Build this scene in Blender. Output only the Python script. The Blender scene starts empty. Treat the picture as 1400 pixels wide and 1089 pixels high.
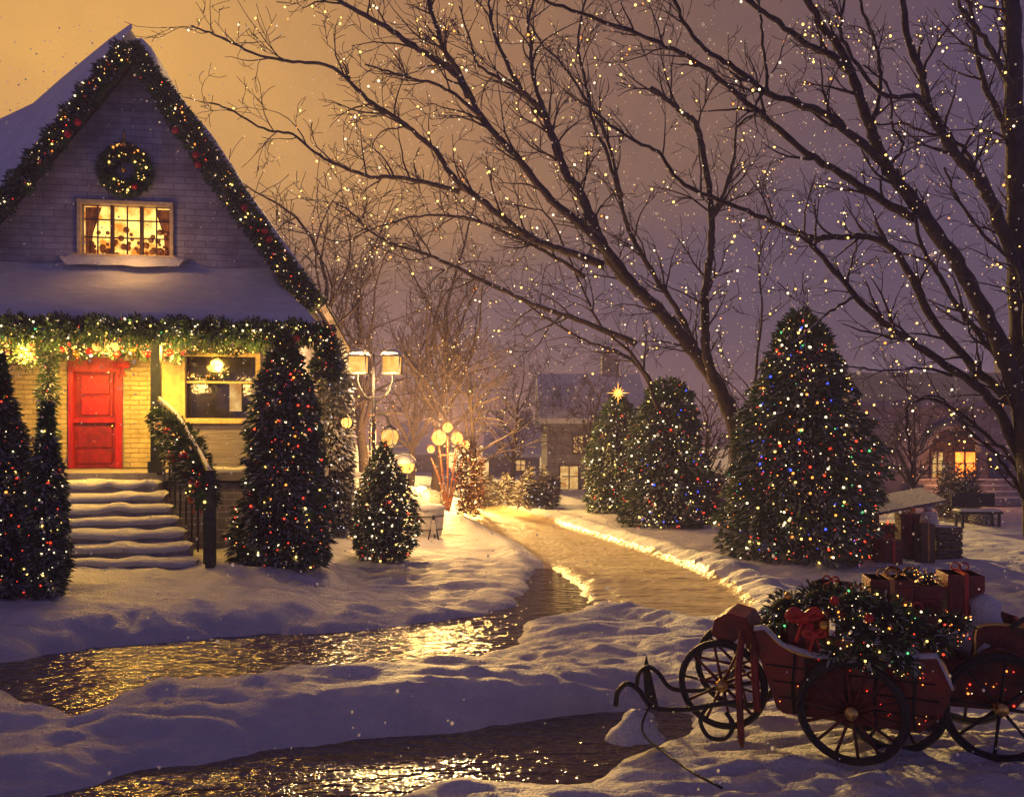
import bpy, math, random
import numpy as np
from mathutils import Vector, Matrix
R = math.radians
rnd = random.Random(7)
sc = bpy.context.scene
COL = sc.collection
CH = 2.6; F = 1100.0; HX = 700.0; HY = 600.0      # camera height, focal length in photo pixels, horizon

def P(px, py, Y): return Vector(((px-HX)/F*Y, Y, CH-(py-HY)/F*Y))
def G(px, py, z=0.0):
    Y = (CH-z)*F/(py-HY); return Vector(((px-HX)/F*Y, Y, z))

# ------------------------------------------------------------------ materials
def nodes(m):
    m.use_nodes = True; nt = m.node_tree; nt.nodes.clear(); return nt, nt.nodes, nt.links
def mat(name, col, rough=0.7, var=0.25, vscale=6, bump=0.0, bscale=20, metal=0.0, stretch=(1,1,1), col2=None, snow=0.0, spec=0.5, snow_t=0.55):
    m = bpy.data.materials.new(name); nt, N, L = nodes(m)
    out = N.new('ShaderNodeOutputMaterial'); b = N.new('ShaderNodeBsdfPrincipled'); L.new(b.outputs[0], out.inputs[0])
    tc = N.new('ShaderNodeTexCoord'); mp = N.new('ShaderNodeMapping'); mp.inputs['Scale'].default_value = stretch
    L.new(tc.outputs['Object'], mp.inputs[0])
    n = N.new('ShaderNodeTexNoise'); n.inputs['Scale'].default_value = vscale; n.inputs['Detail'].default_value = 6
    L.new(mp.outputs[0], n.inputs[0])
    cr = N.new('ShaderNodeValToRGB'); L.new(n.outputs[0], cr.inputs[0])
    c2 = col2 or tuple(c*(1-var) for c in col); c1 = tuple(min(1, c*(1+var)) for c in col) if not col2 else col
    cr.color_ramp.elements[0].position = .35; cr.color_ramp.elements[0].color = (*c2, 1)
    cr.color_ramp.elements[1].position = .65; cr.color_ramp.elements[1].color = (*c1, 1)
    csock = cr.outputs[0]
    if snow > 0:
        g = N.new('ShaderNodeNewGeometry'); sx = N.new('ShaderNodeSeparateXYZ'); L.new(g.outputs['Normal'], sx.inputs[0])
        n2 = N.new('ShaderNodeTexNoise'); n2.inputs['Scale'].default_value = 5; L.new(tc.outputs['Object'], n2.inputs[0])
        a = N.new('ShaderNodeMath'); a.operation = 'ADD'; L.new(sx.outputs[2], a.inputs[0]); L.new(n2.outputs[0], a.inputs[1])
        r = N.new('ShaderNodeMapRange'); r.inputs[1].default_value = snow_t+.5; r.inputs[2].default_value = snow_t+.75; r.inputs[4].default_value = snow
        L.new(a.outputs[0], r.inputs[0])
        mx = N.new('ShaderNodeMix'); mx.data_type = 'RGBA'; L.new(r.outputs[0], mx.inputs[0]); L.new(csock, mx.inputs[6]); mx.inputs[7].default_value = (.75, .75, .8, 1)
        csock = mx.outputs[2]
    L.new(csock, b.inputs['Base Color'])
    b.inputs['Roughness'].default_value = rough; b.inputs['Metallic'].default_value = metal
    b.inputs['Specular IOR Level'].default_value = spec
    if bump > 0:
        n3 = N.new('ShaderNodeTexNoise'); n3.inputs['Scale'].default_value = bscale; n3.inputs['Detail'].default_value = 8
        L.new(mp.outputs[0], n3.inputs[0])
        bp = N.new('ShaderNodeBump'); bp.inputs['Strength'].default_value = bump; bp.inputs['Distance'].default_value = .05
        L.new(n3.outputs[0], bp.inputs['Height']); L.new(bp.outputs[0], b.inputs['Normal'])
    return m
def brick_mat(name, col, mortar, bw=.45, bh=.14, bump=.6, rough=.85):
    m = bpy.data.materials.new(name); nt, N, L = nodes(m)
    out = N.new('ShaderNodeOutputMaterial'); b = N.new('ShaderNodeBsdfPrincipled'); L.new(b.outputs[0], out.inputs[0])
    tc = N.new('ShaderNodeTexCoord'); sp = N.new('ShaderNodeSeparateXYZ'); cb = N.new('ShaderNodeCombineXYZ')
    L.new(tc.outputs['Object'], sp.inputs[0])
    ad = N.new('ShaderNodeMath'); ad.operation = 'ADD'; L.new(sp.outputs[0], ad.inputs[0]); L.new(sp.outputs[1], ad.inputs[1])
    L.new(ad.outputs[0], cb.inputs[0]); L.new(sp.outputs[2], cb.inputs[1])
    nz = N.new('ShaderNodeTexNoise'); nz.inputs['Scale'].default_value = 3; L.new(tc.outputs['Object'], nz.inputs[0])
    vm = N.new('ShaderNodeVectorMath'); vm.operation = 'MULTIPLY_ADD'; L.new(nz.outputs['Color'], vm.inputs[0]); vm.inputs[1].default_value = (.05, .03, 0); L.new(cb.outputs[0], vm.inputs[2])
    t = N.new('ShaderNodeTexBrick'); L.new(vm.outputs[0], t.inputs['Vector'])
    t.inputs['Scale'].default_value = 1; t.inputs['Brick Width'].default_value = bw; t.inputs['Row Height'].default_value = bh
    t.inputs['Mortar Size'].default_value = .012; t.inputs['Mortar Smooth'].default_value = .6
    t.inputs['Color1'].default_value = (*col, 1); t.inputs['Color2'].default_value = (*[c*.78 for c in col], 1); t.inputs['Mortar'].default_value = (*mortar, 1)
    n2 = N.new('ShaderNodeTexNoise'); n2.inputs['Scale'].default_value = 2.3; n2.inputs['Detail'].default_value = 8; L.new(tc.outputs['Object'], n2.inputs[0])
    mr = N.new('ShaderNodeMapRange'); mr.inputs[1].default_value = .3; mr.inputs[2].default_value = .7; mr.inputs[3].default_value = .6; mr.inputs[4].default_value = 1.1; L.new(n2.outputs[0], mr.inputs[0])
    mx = N.new('ShaderNodeVectorMath'); mx.operation = 'SCALE'; L.new(t.outputs['Color'], mx.inputs[0]); L.new(mr.outputs[0], mx.inputs['Scale'])
    L.new(mx.outputs[0], b.inputs['Base Color']); b.inputs['Roughness'].default_value = rough
    inv = N.new('ShaderNodeMath'); inv.operation = 'SUBTRACT'; inv.inputs[0].default_value = 1; L.new(t.outputs['Fac'], inv.inputs[1])
    n3 = N.new('ShaderNodeTexNoise'); n3.inputs['Scale'].default_value = 25; n3.inputs['Detail'].default_value = 6; L.new(tc.outputs['Object'], n3.inputs[0])
    a2 = N.new('ShaderNodeMath'); a2.operation = 'MULTIPLY_ADD'; L.new(n3.outputs[0], a2.inputs[0]); a2.inputs[1].default_value = .8; L.new(inv.outputs[0], a2.inputs[2])
    bp = N.new('ShaderNodeBump'); bp.inputs['Strength'].default_value = bump; bp.inputs['Distance'].default_value = .03
    L.new(a2.outputs[0], bp.inputs['Height']); L.new(bp.outputs[0], b.inputs['Normal'])
    return m
def emit(name, col, s, sample=False, var=0.0, vscale=5, col2=None):
    m = bpy.data.materials.new(name); nt, N, L = nodes(m)
    out = N.new('ShaderNodeOutputMaterial'); e = N.new('ShaderNodeEmission'); L.new(e.outputs[0], out.inputs[0])
    e.inputs[0].default_value = (*col, 1); e.inputs[1].default_value = s
    if col2:
        tc = N.new('ShaderNodeTexCoord'); n = N.new('ShaderNodeTexNoise'); n.inputs['Scale'].default_value = vscale; n.inputs['Detail'].default_value = 5
        L.new(tc.outputs['Object'], n.inputs[0]); cr = N.new('ShaderNodeValToRGB'); L.new(n.outputs[0], cr.inputs[0])
        cr.color_ramp.elements[0].position = .38; cr.color_ramp.elements[0].color = (*col2, 1)
        cr.color_ramp.elements[1].position = .62; cr.color_ramp.elements[1].color = (*col, 1); L.new(cr.outputs[0], e.inputs[0])
    if not sample: m.cycles.emission_sampling = 'NONE'
    return m

def snow_material():
    m = bpy.data.materials.new('snow'); nt, N, L = nodes(m)
    out = N.new('ShaderNodeOutputMaterial'); b = N.new('ShaderNodeBsdfPrincipled'); L.new(b.outputs[0], out.inputs[0])
    g = N.new('ShaderNodeNewGeometry'); mp = N.new('ShaderNodeMapping'); mp.inputs['Scale'].default_value = (.6, 1.3, 1); L.new(g.outputs['Position'], mp.inputs[0])
    n = N.new('ShaderNodeTexNoise'); n.inputs['Scale'].default_value = 3.0; n.inputs['Detail'].default_value = 10; n.inputs['Roughness'].default_value = .62; L.new(mp.outputs[0], n.inputs[0])
    n2 = N.new('ShaderNodeTexNoise'); n2.inputs['Scale'].default_value = 34; n2.inputs['Detail'].default_value = 6; L.new(g.outputs['Position'], n2.inputs[0])
    a = N.new('ShaderNodeMath'); a.operation = 'MULTIPLY_ADD'; L.new(n2.outputs[0], a.inputs[0]); a.inputs[1].default_value = .3; L.new(n.outputs[0], a.inputs[2])
    n4 = N.new('ShaderNodeTexNoise'); n4.inputs['Scale'].default_value = 150; n4.inputs['Detail'].default_value = 3; L.new(g.outputs['Position'], n4.inputs[0])
    a4 = N.new('ShaderNodeMath'); a4.operation = 'MULTIPLY_ADD'; L.new(n4.outputs[0], a4.inputs[0]); a4.inputs[1].default_value = .09; L.new(a.outputs[0], a4.inputs[2]); a = a4
    bp = N.new('ShaderNodeBump'); bp.inputs['Strength'].default_value = 1; bp.inputs['Distance'].default_value = .12
    L.new(a.outputs[0], bp.inputs['Height']); L.new(bp.outputs[0], b.inputs['Normal'])
    cr = N.new('ShaderNodeValToRGB'); L.new(n.outputs[0], cr.inputs[0])
    cr.color_ramp.elements[0].position = .3; cr.color_ramp.elements[0].color = (.68, .68, .76, 1)
    cr.color_ramp.elements[1].position = .7; cr.color_ramp.elements[1].color = (.86, .86, .9, 1)
    L.new(cr.outputs[0], b.inputs['Base Color']); b.inputs['Roughness'].default_value = .6; b.inputs['Specular IOR Level'].default_value = .35
    return m
SNOW = snow_material()
M = dict(
    wall=brick_mat('painted_brick', (.44, .42, .50), (.26, .25, .31)),
    stone=brick_mat('snow_dusted_brick', (.34, .31, .36), (.55, .54, .6), .3, .12),
    plaster=brick_mat('haze_tinted_plaster', (.30, .27, .36), (.25, .23, .30), .7, .3, .25),  # violet-grey plaster, haze put into its colour so the hall fades
    farwall=brick_mat('clapboard', (.30, .27, .33), (.2, .18, .24), 3.0, .22, .5),
    shingle=mat('roof_shingle', (.12, .1, .11), .9, .3, 8, .6, 30),
    post=mat('dark_green_wood', (.022, .035, .026), .5, .4, 9, .4, 40),
    step=mat('stone_step', (.3, .28, .3), .8, .25, 5, .4, 20),
    trim=mat('gold_cream_trim', (.62, .47, .24), .55, .2, 8, .2, 30),
    white=mat('white_wood', (.72, .70, .66), .6, .12, 8, .3, 30),
    door=mat('red_door_paint', (.40, .013, .007), .34, .18, 7, .3, 22, stretch=(1, 1, .3)),
    doordark=mat('red_frame_paint', (.24, .008, .006), .38, .35, 7, .3, 22),
    brass=mat('brass', (.7, .45, .14), .3, .2, 9, .1, 20, metal=1),
    needle=mat('evergreen_needles', (.040, .088, .028), .65, .5, 3.5, 0, 10, snow=.5, snow_t=.56),
    frost=mat('frosted_needles', (.09, .10, .09), .7, .4, 5, 0, 10, snow=.6, snow_t=.45),
    hedge=mat('frosted_hedge', (.10, .085, .07), .7, .4, 5, 0, 10, snow=.7, snow_t=.4),
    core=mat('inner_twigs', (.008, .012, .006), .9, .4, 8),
    bark=mat('dark_bark', (.040, .026, .027), .85, .45, 14, .9, 45, stretch=(1, 1, .35), snow=.8, snow_t=.62),
    bark2=mat('far_bark', (.055, .038, .040), .9, .35, 14, .4, 40, snow=.5, snow_t=.6),
    iron=mat('black_iron', (.012, .012, .018), .35, .4, 12, .3, 40, metal=.4),
    copper=mat('copper_pole', (.10, .035, .018), .4, .5, 12, .3, 40, metal=.6),
    red=mat('red_lacquer', (.17, .007, .005), .35, .45, 5, .35, 20),
    darkred=mat('dark_red_wood', (.10, .006, .005), .5, .5, 7, .5, 26),
    ribbon=mat('red_ribbon', (.5, .02, .012), .4, .2, 10, .2, 20),
    orange=mat('orange_ribbon', (.72, .16, .02), .45, .25, 10, .2, 20),
    ochre=mat('ochre_card', (.45, .2, .05), .6, .3, 7, .2, 20),
    brown=mat('brown_wood', (.09, .05, .035), .7, .4, 6, .5, 25, stretch=(1, 1, .3)),
    crate=mat('snowy_crate', (.10, .075, .07), .8, .4, 8, .6, 25, snow=.8, snow_t=.35),
    cloth=mat('grey_canopy', (.16, .14, .17), .85, .3, 4, .4, 12, snow=.5, snow_t=.3),
    glass=mat('dark_glass', (.02, .018, .03), .08, .4, 3, .1, 6, spec=.8),
    sack=mat('white_cloth', (.6, .57, .56), .9, .2, 6, .6, 14),
    gold=mat('gold_ball', (.75, .42, .08), .22, .15, 8, metal=.9),
    redball=mat('red_ball', (.55, .012, .012), .18, .15, 8),
)
BULB = dict(
    white=emit('bulb_white', (1, .76, .45), 2.6), gold=emit('bulb_gold', (1, .58, .13), 3.4), red=emit('bulb_red', (1, .05, .02), 2.4),
    blue=emit('bulb_blue', (.05, .09, 1), 2.6), orange=emit('bulb_orange', (1, .27, .04), 3.0), cool=emit('bulb_cool', (.85, .82, 1), 1.8),
    green=emit('bulb_green', (.15, .9, .3), 1.2))
E = dict(
    window=emit('lit_window', (1, .62, .14), 1.9, True, col2=(.5, .15, .015), vscale=3.6),
    windowy=emit('lit_window_pale', (1, .62, .2), .75, True, col2=(.6, .25, .06), vscale=3),
    ember=emit('orange_lit_window', (1, .25, .03), 3.0, True, col2=(.9, .14, .015), vscale=3),
    lamp=emit('lamp_glass', (1, .52, .13), 1.25, True, col2=(1, .32, .05), vscale=6),
    flame=emit('bright_lamp', (1, .52, .10), 3.0, True, col2=(1, .26, .03), vscale=8))

# ------------------------------------------------------------------ mesh builder
class MB:
    def __init__(s): s.v = []; s.f = []
    def add(s, vs, fs):
        o = len(s.v); s.v += [tuple(v) for v in vs]; s.f += [tuple(i+o for i in f) for f in fs]; return s
    def box(s, c, d, rot=None, taper=1.0):
        x, y, z = d[0]/2, d[1]/2, d[2]/2; vs = []
        for k, q in ((-1, 1.0), (1, taper)):
            for a, b in ((-1, -1), (1, -1), (1, 1), (-1, 1)): vs.append(Vector((a*x*q, b*y*q, k*z)))
        if rot is not None: vs = [rot @ v for v in vs]
        c = Vector(c); vs = [v+c for v in vs]
        return s.add(vs, [(3, 2, 1, 0), (4, 5, 6, 7), (0, 1, 5, 4), (1, 2, 6, 5), (2, 3, 7, 6), (3, 0, 4, 7)])
    def tube(s, pts, rad, n=6, cap=True):
        pts = [Vector(p) for p in pts]; m = len(pts)
        if not hasattr(rad, '__len__'): rad = [rad]*m
        t0 = (pts[1]-pts[0]).normalized(); up = Vector((0, 0, 1)) if abs(t0.z) < .9 else Vector((1, 0, 0))
        a = t0.cross(up).normalized(); vs = []
        for i, p in enumerate(pts):
            t = (pts[min(i+1, m-1)]-pts[max(i-1, 0)])
            if t.length < 1e-9: t = t0
            t = t.normalized(); a = (a-t*a.dot(t))
            if a.length < 1e-6: a = t.orthogonal()
            a.normalize(); b = t.cross(a)
            for k in range(n):
                w = 2*math.pi*k/n; vs.append(p+(a*math.cos(w)+b*math.sin(w))*rad[i])
        fs = [(i*n+k, i*n+(k+1) % n, (i+1)*n+(k+1) % n, (i+1)*n+k) for i in range(m-1) for k in range(n)]
        if cap: fs += [tuple(range(n-1, -1, -1)), tuple((m-1)*n+k for k in range(n))]
        return s.add(vs, fs)
    def lathe(s, c, prof, n=16, lump=0, sd=0):
        c = Vector(c); vs = []; q = random.Random(sd)
        for r, z in prof:
            for k in range(n):
                w = 2*math.pi*k/n; rr = r*(1+lump*q.uniform(-1, 1)); vs.append(c+Vector((rr*math.cos(w), rr*math.sin(w), z)))
        m = len(prof)
        fs = [(i*n+k, i*n+(k+1) % n, (i+1)*n+(k+1) % n, (i+1)*n+k) for i in range(m-1) for k in range(n)]
        fs += [tuple(range(n-1, -1, -1)), tuple((m-1)*n+k for k in range(n))]
        return s.add(vs, fs)
    def ball(s, c, r, sq=1.0, n=10):
        return s.lathe(c, [(max(1e-4, r*math.sin(math.pi*i/(n//2+1))), -r*sq*math.cos(math.pi*i/(n//2+1))) for i in range(n//2+2)], n)
    def prism(s, poly, axis_a, axis_b, axis_n, o, t):     # polygon in plane (a,b), extruded along n from 0 to t
        o = Vector(o); A, B, Nn = Vector(axis_a), Vector(axis_b), Vector(axis_n); k = len(poly)
        vs = [o+A*p[0]+B*p[1] for p in poly]+[o+A*p[0]+B*p[1]+Nn*t for p in poly]
        fs = [tuple(range(k-1, -1, -1)), tuple(range(k, 2*k))]+[(i, (i+1) % k, (i+1) % k+k, i+k) for i in range(k)]
        return s.add(vs, fs)
    def torus(s, c, a, b, R1, r, n=28, m=6, arc=(0, 2*math.pi), sq=1.0):
        pts = [Vector(c)+Vector(a)*R1*math.cos(w)+Vector(b)*R1*sq*math.sin(w) for w in [arc[0]+(arc[1]-arc[0])*i/n for i in range(n+1)]]
        return s.tube(pts, r, m)
    def build(s, name, m, parent=None, smooth=False, bevel=0, world=True, kind=None):
        off = Vector((0, 0, 0))
        if parent is not None and world:
            off = parent['_loc'] if '_loc' in parent else (0, 0, 0); off = Vector(off)
        me = bpy.data.meshes.new(name)
        me.from_pydata([(v[0]-off[0], v[1]-off[1], v[2]-off[2]) for v in s.v], [], s.f); me.update()
        me.materials.append(m)
        o = bpy.data.objects.new(name, me); COL.objects.link(o); o['_loc'] = tuple(off)
        if parent is not None: o.parent = parent
        if smooth: me.polygons.foreach_set('use_smooth', [True]*len(me.polygons))
        if bevel:
            bm_ = o.modifiers.new('bevel', 'BEVEL'); bm_.width = bevel; bm_.segments = 2
        if kind: o['kind'] = kind
        return o
def tag(o, label=None, cat=None, group=None, kind=None):
    for k, v in (('label', label), ('category', cat), ('group', group), ('kind', kind)):
        if v: o[k] = v
    return o
def thing(name, loc, label, cat, group=None, rz=0):
    o = bpy.data.objects.new(name, None); COL.objects.link(o); o.location = loc; o.rotation_euler = (0, 0, rz)
    o.empty_display_size = .2
    o['_loc'] = tuple(loc); return tag(o, label, cat, group)

# bulbs: shared meshes
def ico(r):
    t = (1+5**.5)/2; vs = [Vector(v).normalized()*r for v in [(-1,t,0),(1,t,0),(-1,-t,0),(1,-t,0),(0,-1,t),(0,1,t),(0,-1,-t),(0,1,-t),(t,0,-1),(t,0,1),(-t,0,-1),(-t,0,1)]]
    fs = [(0,11,5),(0,5,1),(0,1,7),(0,7,10),(0,10,11),(1,5,9),(5,11,4),(11,10,2),(10,7,6),(7,1,8),(3,9,4),(3,4,2),(3,2,6),(3,6,8),(3,8,9),(4,9,5),(2,4,11),(6,2,10),(8,6,7),(9,8,1)]
    return vs, fs
BM = {}
def bulb_mesh(c):
    if c not in BM:
        vs, fs = ico(1.0); me = bpy.data.meshes.new('fairy_light'); me.from_pydata(vs, [], fs); me.materials.append(BULB[c]); BM[c] = me
    return BM[c]
def lights(parent, pts, cols, r, loc=None, nmax=100, name='fairy_light', r2=random.Random(3)):
    """pts: world (or parent-local if loc given) points; the nearest become parts, the rest one part"""
    off = Vector(loc if loc is not None else parent['_loc'])
    names = [c for c, w in cols for _ in range(w)]
    items = [(Vector(p), r2.choice(names), r*r2.choice((.35, .4, .5, .6, .8, 1.3))) for p in pts]
    items.sort(key=lambda i: -i[2]/max(1, i[0].length))
    for p, c, q in items[:nmax]:
        o = bpy.data.objects.new(name, bulb_mesh(c)); COL.objects.link(o); o.parent = parent; o.location = p-off; o.scale = (q, q, q)
    rest = items[nmax:]
    if rest:
        me = bpy.data.meshes.new('fairy_light_string'); vs0, fs0 = ico(1.0); V = []; Fc = []; mi = []; cl = sorted(set(names))
        for p, c, q in rest:
            o = len(V); V += [tuple(p-off+v*q) for v in vs0]; Fc += [tuple(i+o for i in f) for f in fs0]; mi += [cl.index(c)]*20
        me.from_pydata(V, [], Fc)
        for c in cl: me.materials.append(BULB[c])
        me.polygons.foreach_set('material_index', mi)
        o = bpy.data.objects.new('fairy_light_string', me); COL.objects.link(o); o.parent = parent; o['kind'] = 'stuff'

# ------------------------------------------------------------------ terrain
_ng = np.random.RandomState(5).rand(64, 64)
def vnoise(x, y):
    xi = np.floor(x).astype(int); yi = np.floor(y).astype(int); fx = x-xi; fy = y-yi
    fx = fx*fx*fx*(fx*(fx*6-15)+10); fy = fy*fy*fy*(fy*(fy*6-15)+10)
    a = _ng[xi % 64, yi % 64]; b = _ng[(xi+1) % 64, yi % 64]; c = _ng[xi % 64, (yi+1) % 64]; d = _ng[(xi+1) % 64, (yi+1) % 64]
    return (a*(1-fx)+b*fx)*(1-fy)+(c*(1-fx)+d*fx)*fy-.5
def fbm(x, y, o=4):
    s = 0; a = 1
    for k in range(o): s = s+a*vnoise(x*2**k+17*k, y*2**k+31*k); a *= .5
    return s
def sdist(x, y, poly):
    d = np.full(x.shape, 1e9); inside = np.zeros(x.shape, bool); n = len(poly)
    for i in range(n):
        ax, ay = poly[i]; bx, by = poly[(i+1) % n]; ex, ey = bx-ax, by-ay; wx, wy = x-ax, y-ay
        t = np.clip((wx*ex+wy*ey)/(ex*ex+ey*ey+1e-12), 0, 1)
        d = np.minimum(d, (wx-ex*t)**2+(wy-ey*t)**2)
        c = ((ay > y) != (by > y)) & (x < (bx-ax)*(y-ay)/((by-ay) if abs(by-ay) > 1e-9 else 1e-9)+ax)
        inside ^= c
    d = np.sqrt(d); return np.where(inside, -d, d)
def gp(l, z=-.1): return [tuple(G(a, b, z)[:2]) for a, b in l]
WL = -.12
POOL_A = gp([(-700, 925), (-200, 912), (0, 905), (60, 893), (150, 880), (300, 868), (450, 862), (560, 853), (640, 842), (700, 826), (722, 800), (728, 775), (752, 776), (790, 800), (815, 832), (780, 842), (720, 850), (700, 885), (640, 902),
             (560, 907), (480, 930), (440, 920), (380, 930), (300, 948), (200, 958), (150, 975), (115, 992), (60, 975), (0, 955), (-300, 950), (-700, 950)])
POOL_B = gp([(-500, 1250), (-200, 1120), (60, 1082), (200, 1052), (450, 1012), (700, 988), (880, 962), (948, 975), (948, 1002), (895, 1022), (850, 1045), (815, 1070), (745, 1078), (655, 1066), (540, 1090), (400, 1120), (200, 1300)])
POOL_C = gp([(850, 792), (885, 770), (950, 782), (988, 806), (1005, 832), (955, 850), (930, 846), (880, 828)])
ROAD = gp([(560, 690), (590, 676), (650, 684), (700, 697), (760, 712), (830, 733), (900, 755), (960, 778), (1010, 800), (1040, 826), (1000, 850), (950, 850), (880, 833), (815, 830), (770, 790), (700, 740), (640, 712)], 0)
FEET = [(-5.3+.27*k+(.13 if k % 2 else -.13)*.4, 12.6+.12*k*(1 if k < 8 else .6)+(.15 if k % 2 else -.15)) for k in range(15)]+[(-1.1+.33*k, 9.25+.10*k+(.12 if k % 2 else -.12)) for k in range(9)]
HOUSE_O = Vector((-6.95, 15.6, 0)); TH = R(8)
def H(x, y):
    x = np.asarray(x, float); y = np.asarray(y, float)
    dA = sdist(x, y, POOL_A); dB = sdist(x, y, POOL_B); dC = dA*0+9; dR = sdist(x, y, ROAD)
    wob = .24*fbm(x*2.3, y*3.2, 5)
    base = .06+.10*fbm(x*.35+3, y*.5, 3)+.06*fbm(x*1.1, y*2.4, 4)
    sm = lambda t: np.clip(t, 0, 1)**2*(3-2*np.clip(t, 0, 1))
    base = base+.42*sm((-2.6-x)/2.2)*sm((y-10.2)/3.5)                                   # mound at the house
    base = base+.22*sm((-1.0-x)/3)*sm((y-9.7)/1.2)*sm((14-y)/3)
    base = base+.18*np.exp(-((y-8.0)/.75)**2)*sm((2.6-x)/1.5)                            # bank between the pools
    base = base+.12*sm((x-1.5)/2)*sm((8.5-y)/3)
    base = base+.10*sm((x-4)/4)*sm((y-13)/4)
    near = sm((24-y)/10)
    base = base+near*(.16*np.abs(fbm(x*.9+.6*fbm(x*.9, y, 2)+9, y*3.4+4, 4))-.035+.04*fbm(x*2.6, y*9, 4))
    base = np.where(y > 60, base+.004*(y-60), base)
    dA2, dB2 = dA+wob*.6, dB+wob*.6
    d = np.minimum(np.minimum(dA2, dB2), dC+wob*.3)
    bank = np.where(d < 0, WL+np.clip(d*.8, -.35, 0), WL+(base-WL)*(1-np.exp(-np.clip(d, 0, 9)/.22)))
    onroad = sm((-dR)/.25)
    lip = .13*np.exp(-((dR-.35)/.28)**2)*(dR > -.2)*sm((y-9)/3)
    for fx_, fy_ in FEET: bank = bank-.07*np.exp(-(((x-fx_)/.10)**2+((y-fy_)/.15)**2))*(d > .15)
    bank = np.where(dA > .3, bank-onroad*np.clip((dA-.3)/.4, 0, 1)*(bank-.07)*.75, bank)
    z = bank-onroad*.10*np.clip(d/.5, 0, 1)+lip*np.clip(d/.5, 0, 1)
    return z
def gz(x, y): return float(H(np.array([x]), np.array([y]))[0])
def base_at(px, py):
    z = 0.
    for _ in range(4):
        g = G(px, py, z); z = gz(g.x, g.y)
    g = G(px, py, z); g.z = z; return g

def build_ground():
    ys = [-14, -8, -3, 0, 1.5, 2.6]; y = 3.4
    while y < 200: ys.append(y); y *= 1.0058 if y < 40 else 1.03
    ys = np.array(ys); ss = np.linspace(-1.5, 1.5, 620); w = np.abs(ys)+2.0; w[ys < 3] = 8
    X = w[:, None]*ss[None, :]; Yg = np.repeat(ys[:, None], len(ss), 1)
    Z = H(X.ravel(), Yg.ravel()).reshape(X.shape)
    co = np.stack([X, Yg, Z], -1).reshape(-1, 3); nr, nc = X.shape
    i = np.arange(nr-1)[:, None]*nc+np.arange(nc-1)[None, :]
    e = .01; s0 = sdist(co[:, 0], co[:, 1], ROAD)+.05; gx = (sdist(co[:, 0]+e, co[:, 1], ROAD)+.05-s0)/e; gy = (sdist(co[:, 0], co[:, 1]+e, ROAD)+.05-s0)/e
    cell = (np.abs(co[:, 1])+2)*3/620; snap = (np.abs(s0) < .62*cell) & (co[:, 1] > 8) & (co[:, 1] < 39)
    co[snap, 0] -= (s0*gx)[snap]; co[snap, 1] -= (s0*gy)[snap]; co[snap, 2] = H(co[snap, 0], co[snap, 1])
    q = np.stack([i, i+1, i+nc+1, i+nc], -1).reshape(-1, 4)
    cen = co[q].mean(1); dR = sdist(cen[:, 0], cen[:, 1], ROAD); onr = dR < -.05
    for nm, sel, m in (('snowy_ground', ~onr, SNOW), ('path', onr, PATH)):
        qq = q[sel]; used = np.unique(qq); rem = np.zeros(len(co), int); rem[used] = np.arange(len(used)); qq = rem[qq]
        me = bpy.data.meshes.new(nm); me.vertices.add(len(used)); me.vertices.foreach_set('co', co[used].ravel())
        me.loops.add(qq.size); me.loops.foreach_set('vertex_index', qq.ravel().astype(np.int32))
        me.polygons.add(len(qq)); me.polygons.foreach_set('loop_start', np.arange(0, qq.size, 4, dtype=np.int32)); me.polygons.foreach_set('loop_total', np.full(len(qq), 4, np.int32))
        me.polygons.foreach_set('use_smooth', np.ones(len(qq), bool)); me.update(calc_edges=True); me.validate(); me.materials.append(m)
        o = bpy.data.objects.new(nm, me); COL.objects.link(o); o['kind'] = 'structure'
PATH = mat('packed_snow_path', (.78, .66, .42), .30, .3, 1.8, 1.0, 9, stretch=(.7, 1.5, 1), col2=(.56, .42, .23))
build_ground()
def water():
    m = bpy.data.materials.new('dark_water'); nt, N, L = nodes(m)
    out = N.new('ShaderNodeOutputMaterial'); b = N.new('ShaderNodeBsdfPrincipled'); L.new(b.outputs[0], out.inputs[0])
    b.inputs['Base Color'].default_value = (.040, .016, .006, 1); b.inputs['Roughness'].default_value = .06; b.inputs['IOR'].default_value = 1.9
    g = N.new('ShaderNodeNewGeometry'); mp = N.new('ShaderNodeMapping'); mp.inputs['Scale'].default_value = (1, 1.9, 1); L.new(g.outputs['Position'], mp.inputs[0])
    n = N.new('ShaderNodeTexNoise'); n.inputs['Scale'].default_value = 4.5; n.inputs['Detail'].default_value = 3; n.inputs['Roughness'].default_value = .5; L.new(mp.outputs[0], n.inputs[0])
    bp = N.new('ShaderNodeBump'); bp.inputs['Strength'].default_value = 1; bp.inputs['Distance'].default_value = .085; L.new(n.outputs[0], bp.inputs['Height']); L.new(bp.outputs[0], b.inputs['Normal'])
    s = MB(); s.add([(-16, 3.5, WL), (8, 3.5, WL), (8, 20, WL), (-16, 20, WL)], [(0, 1, 2, 3)])
    o = s.build('water', m); o['kind'] = 'structure'
water()

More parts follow.
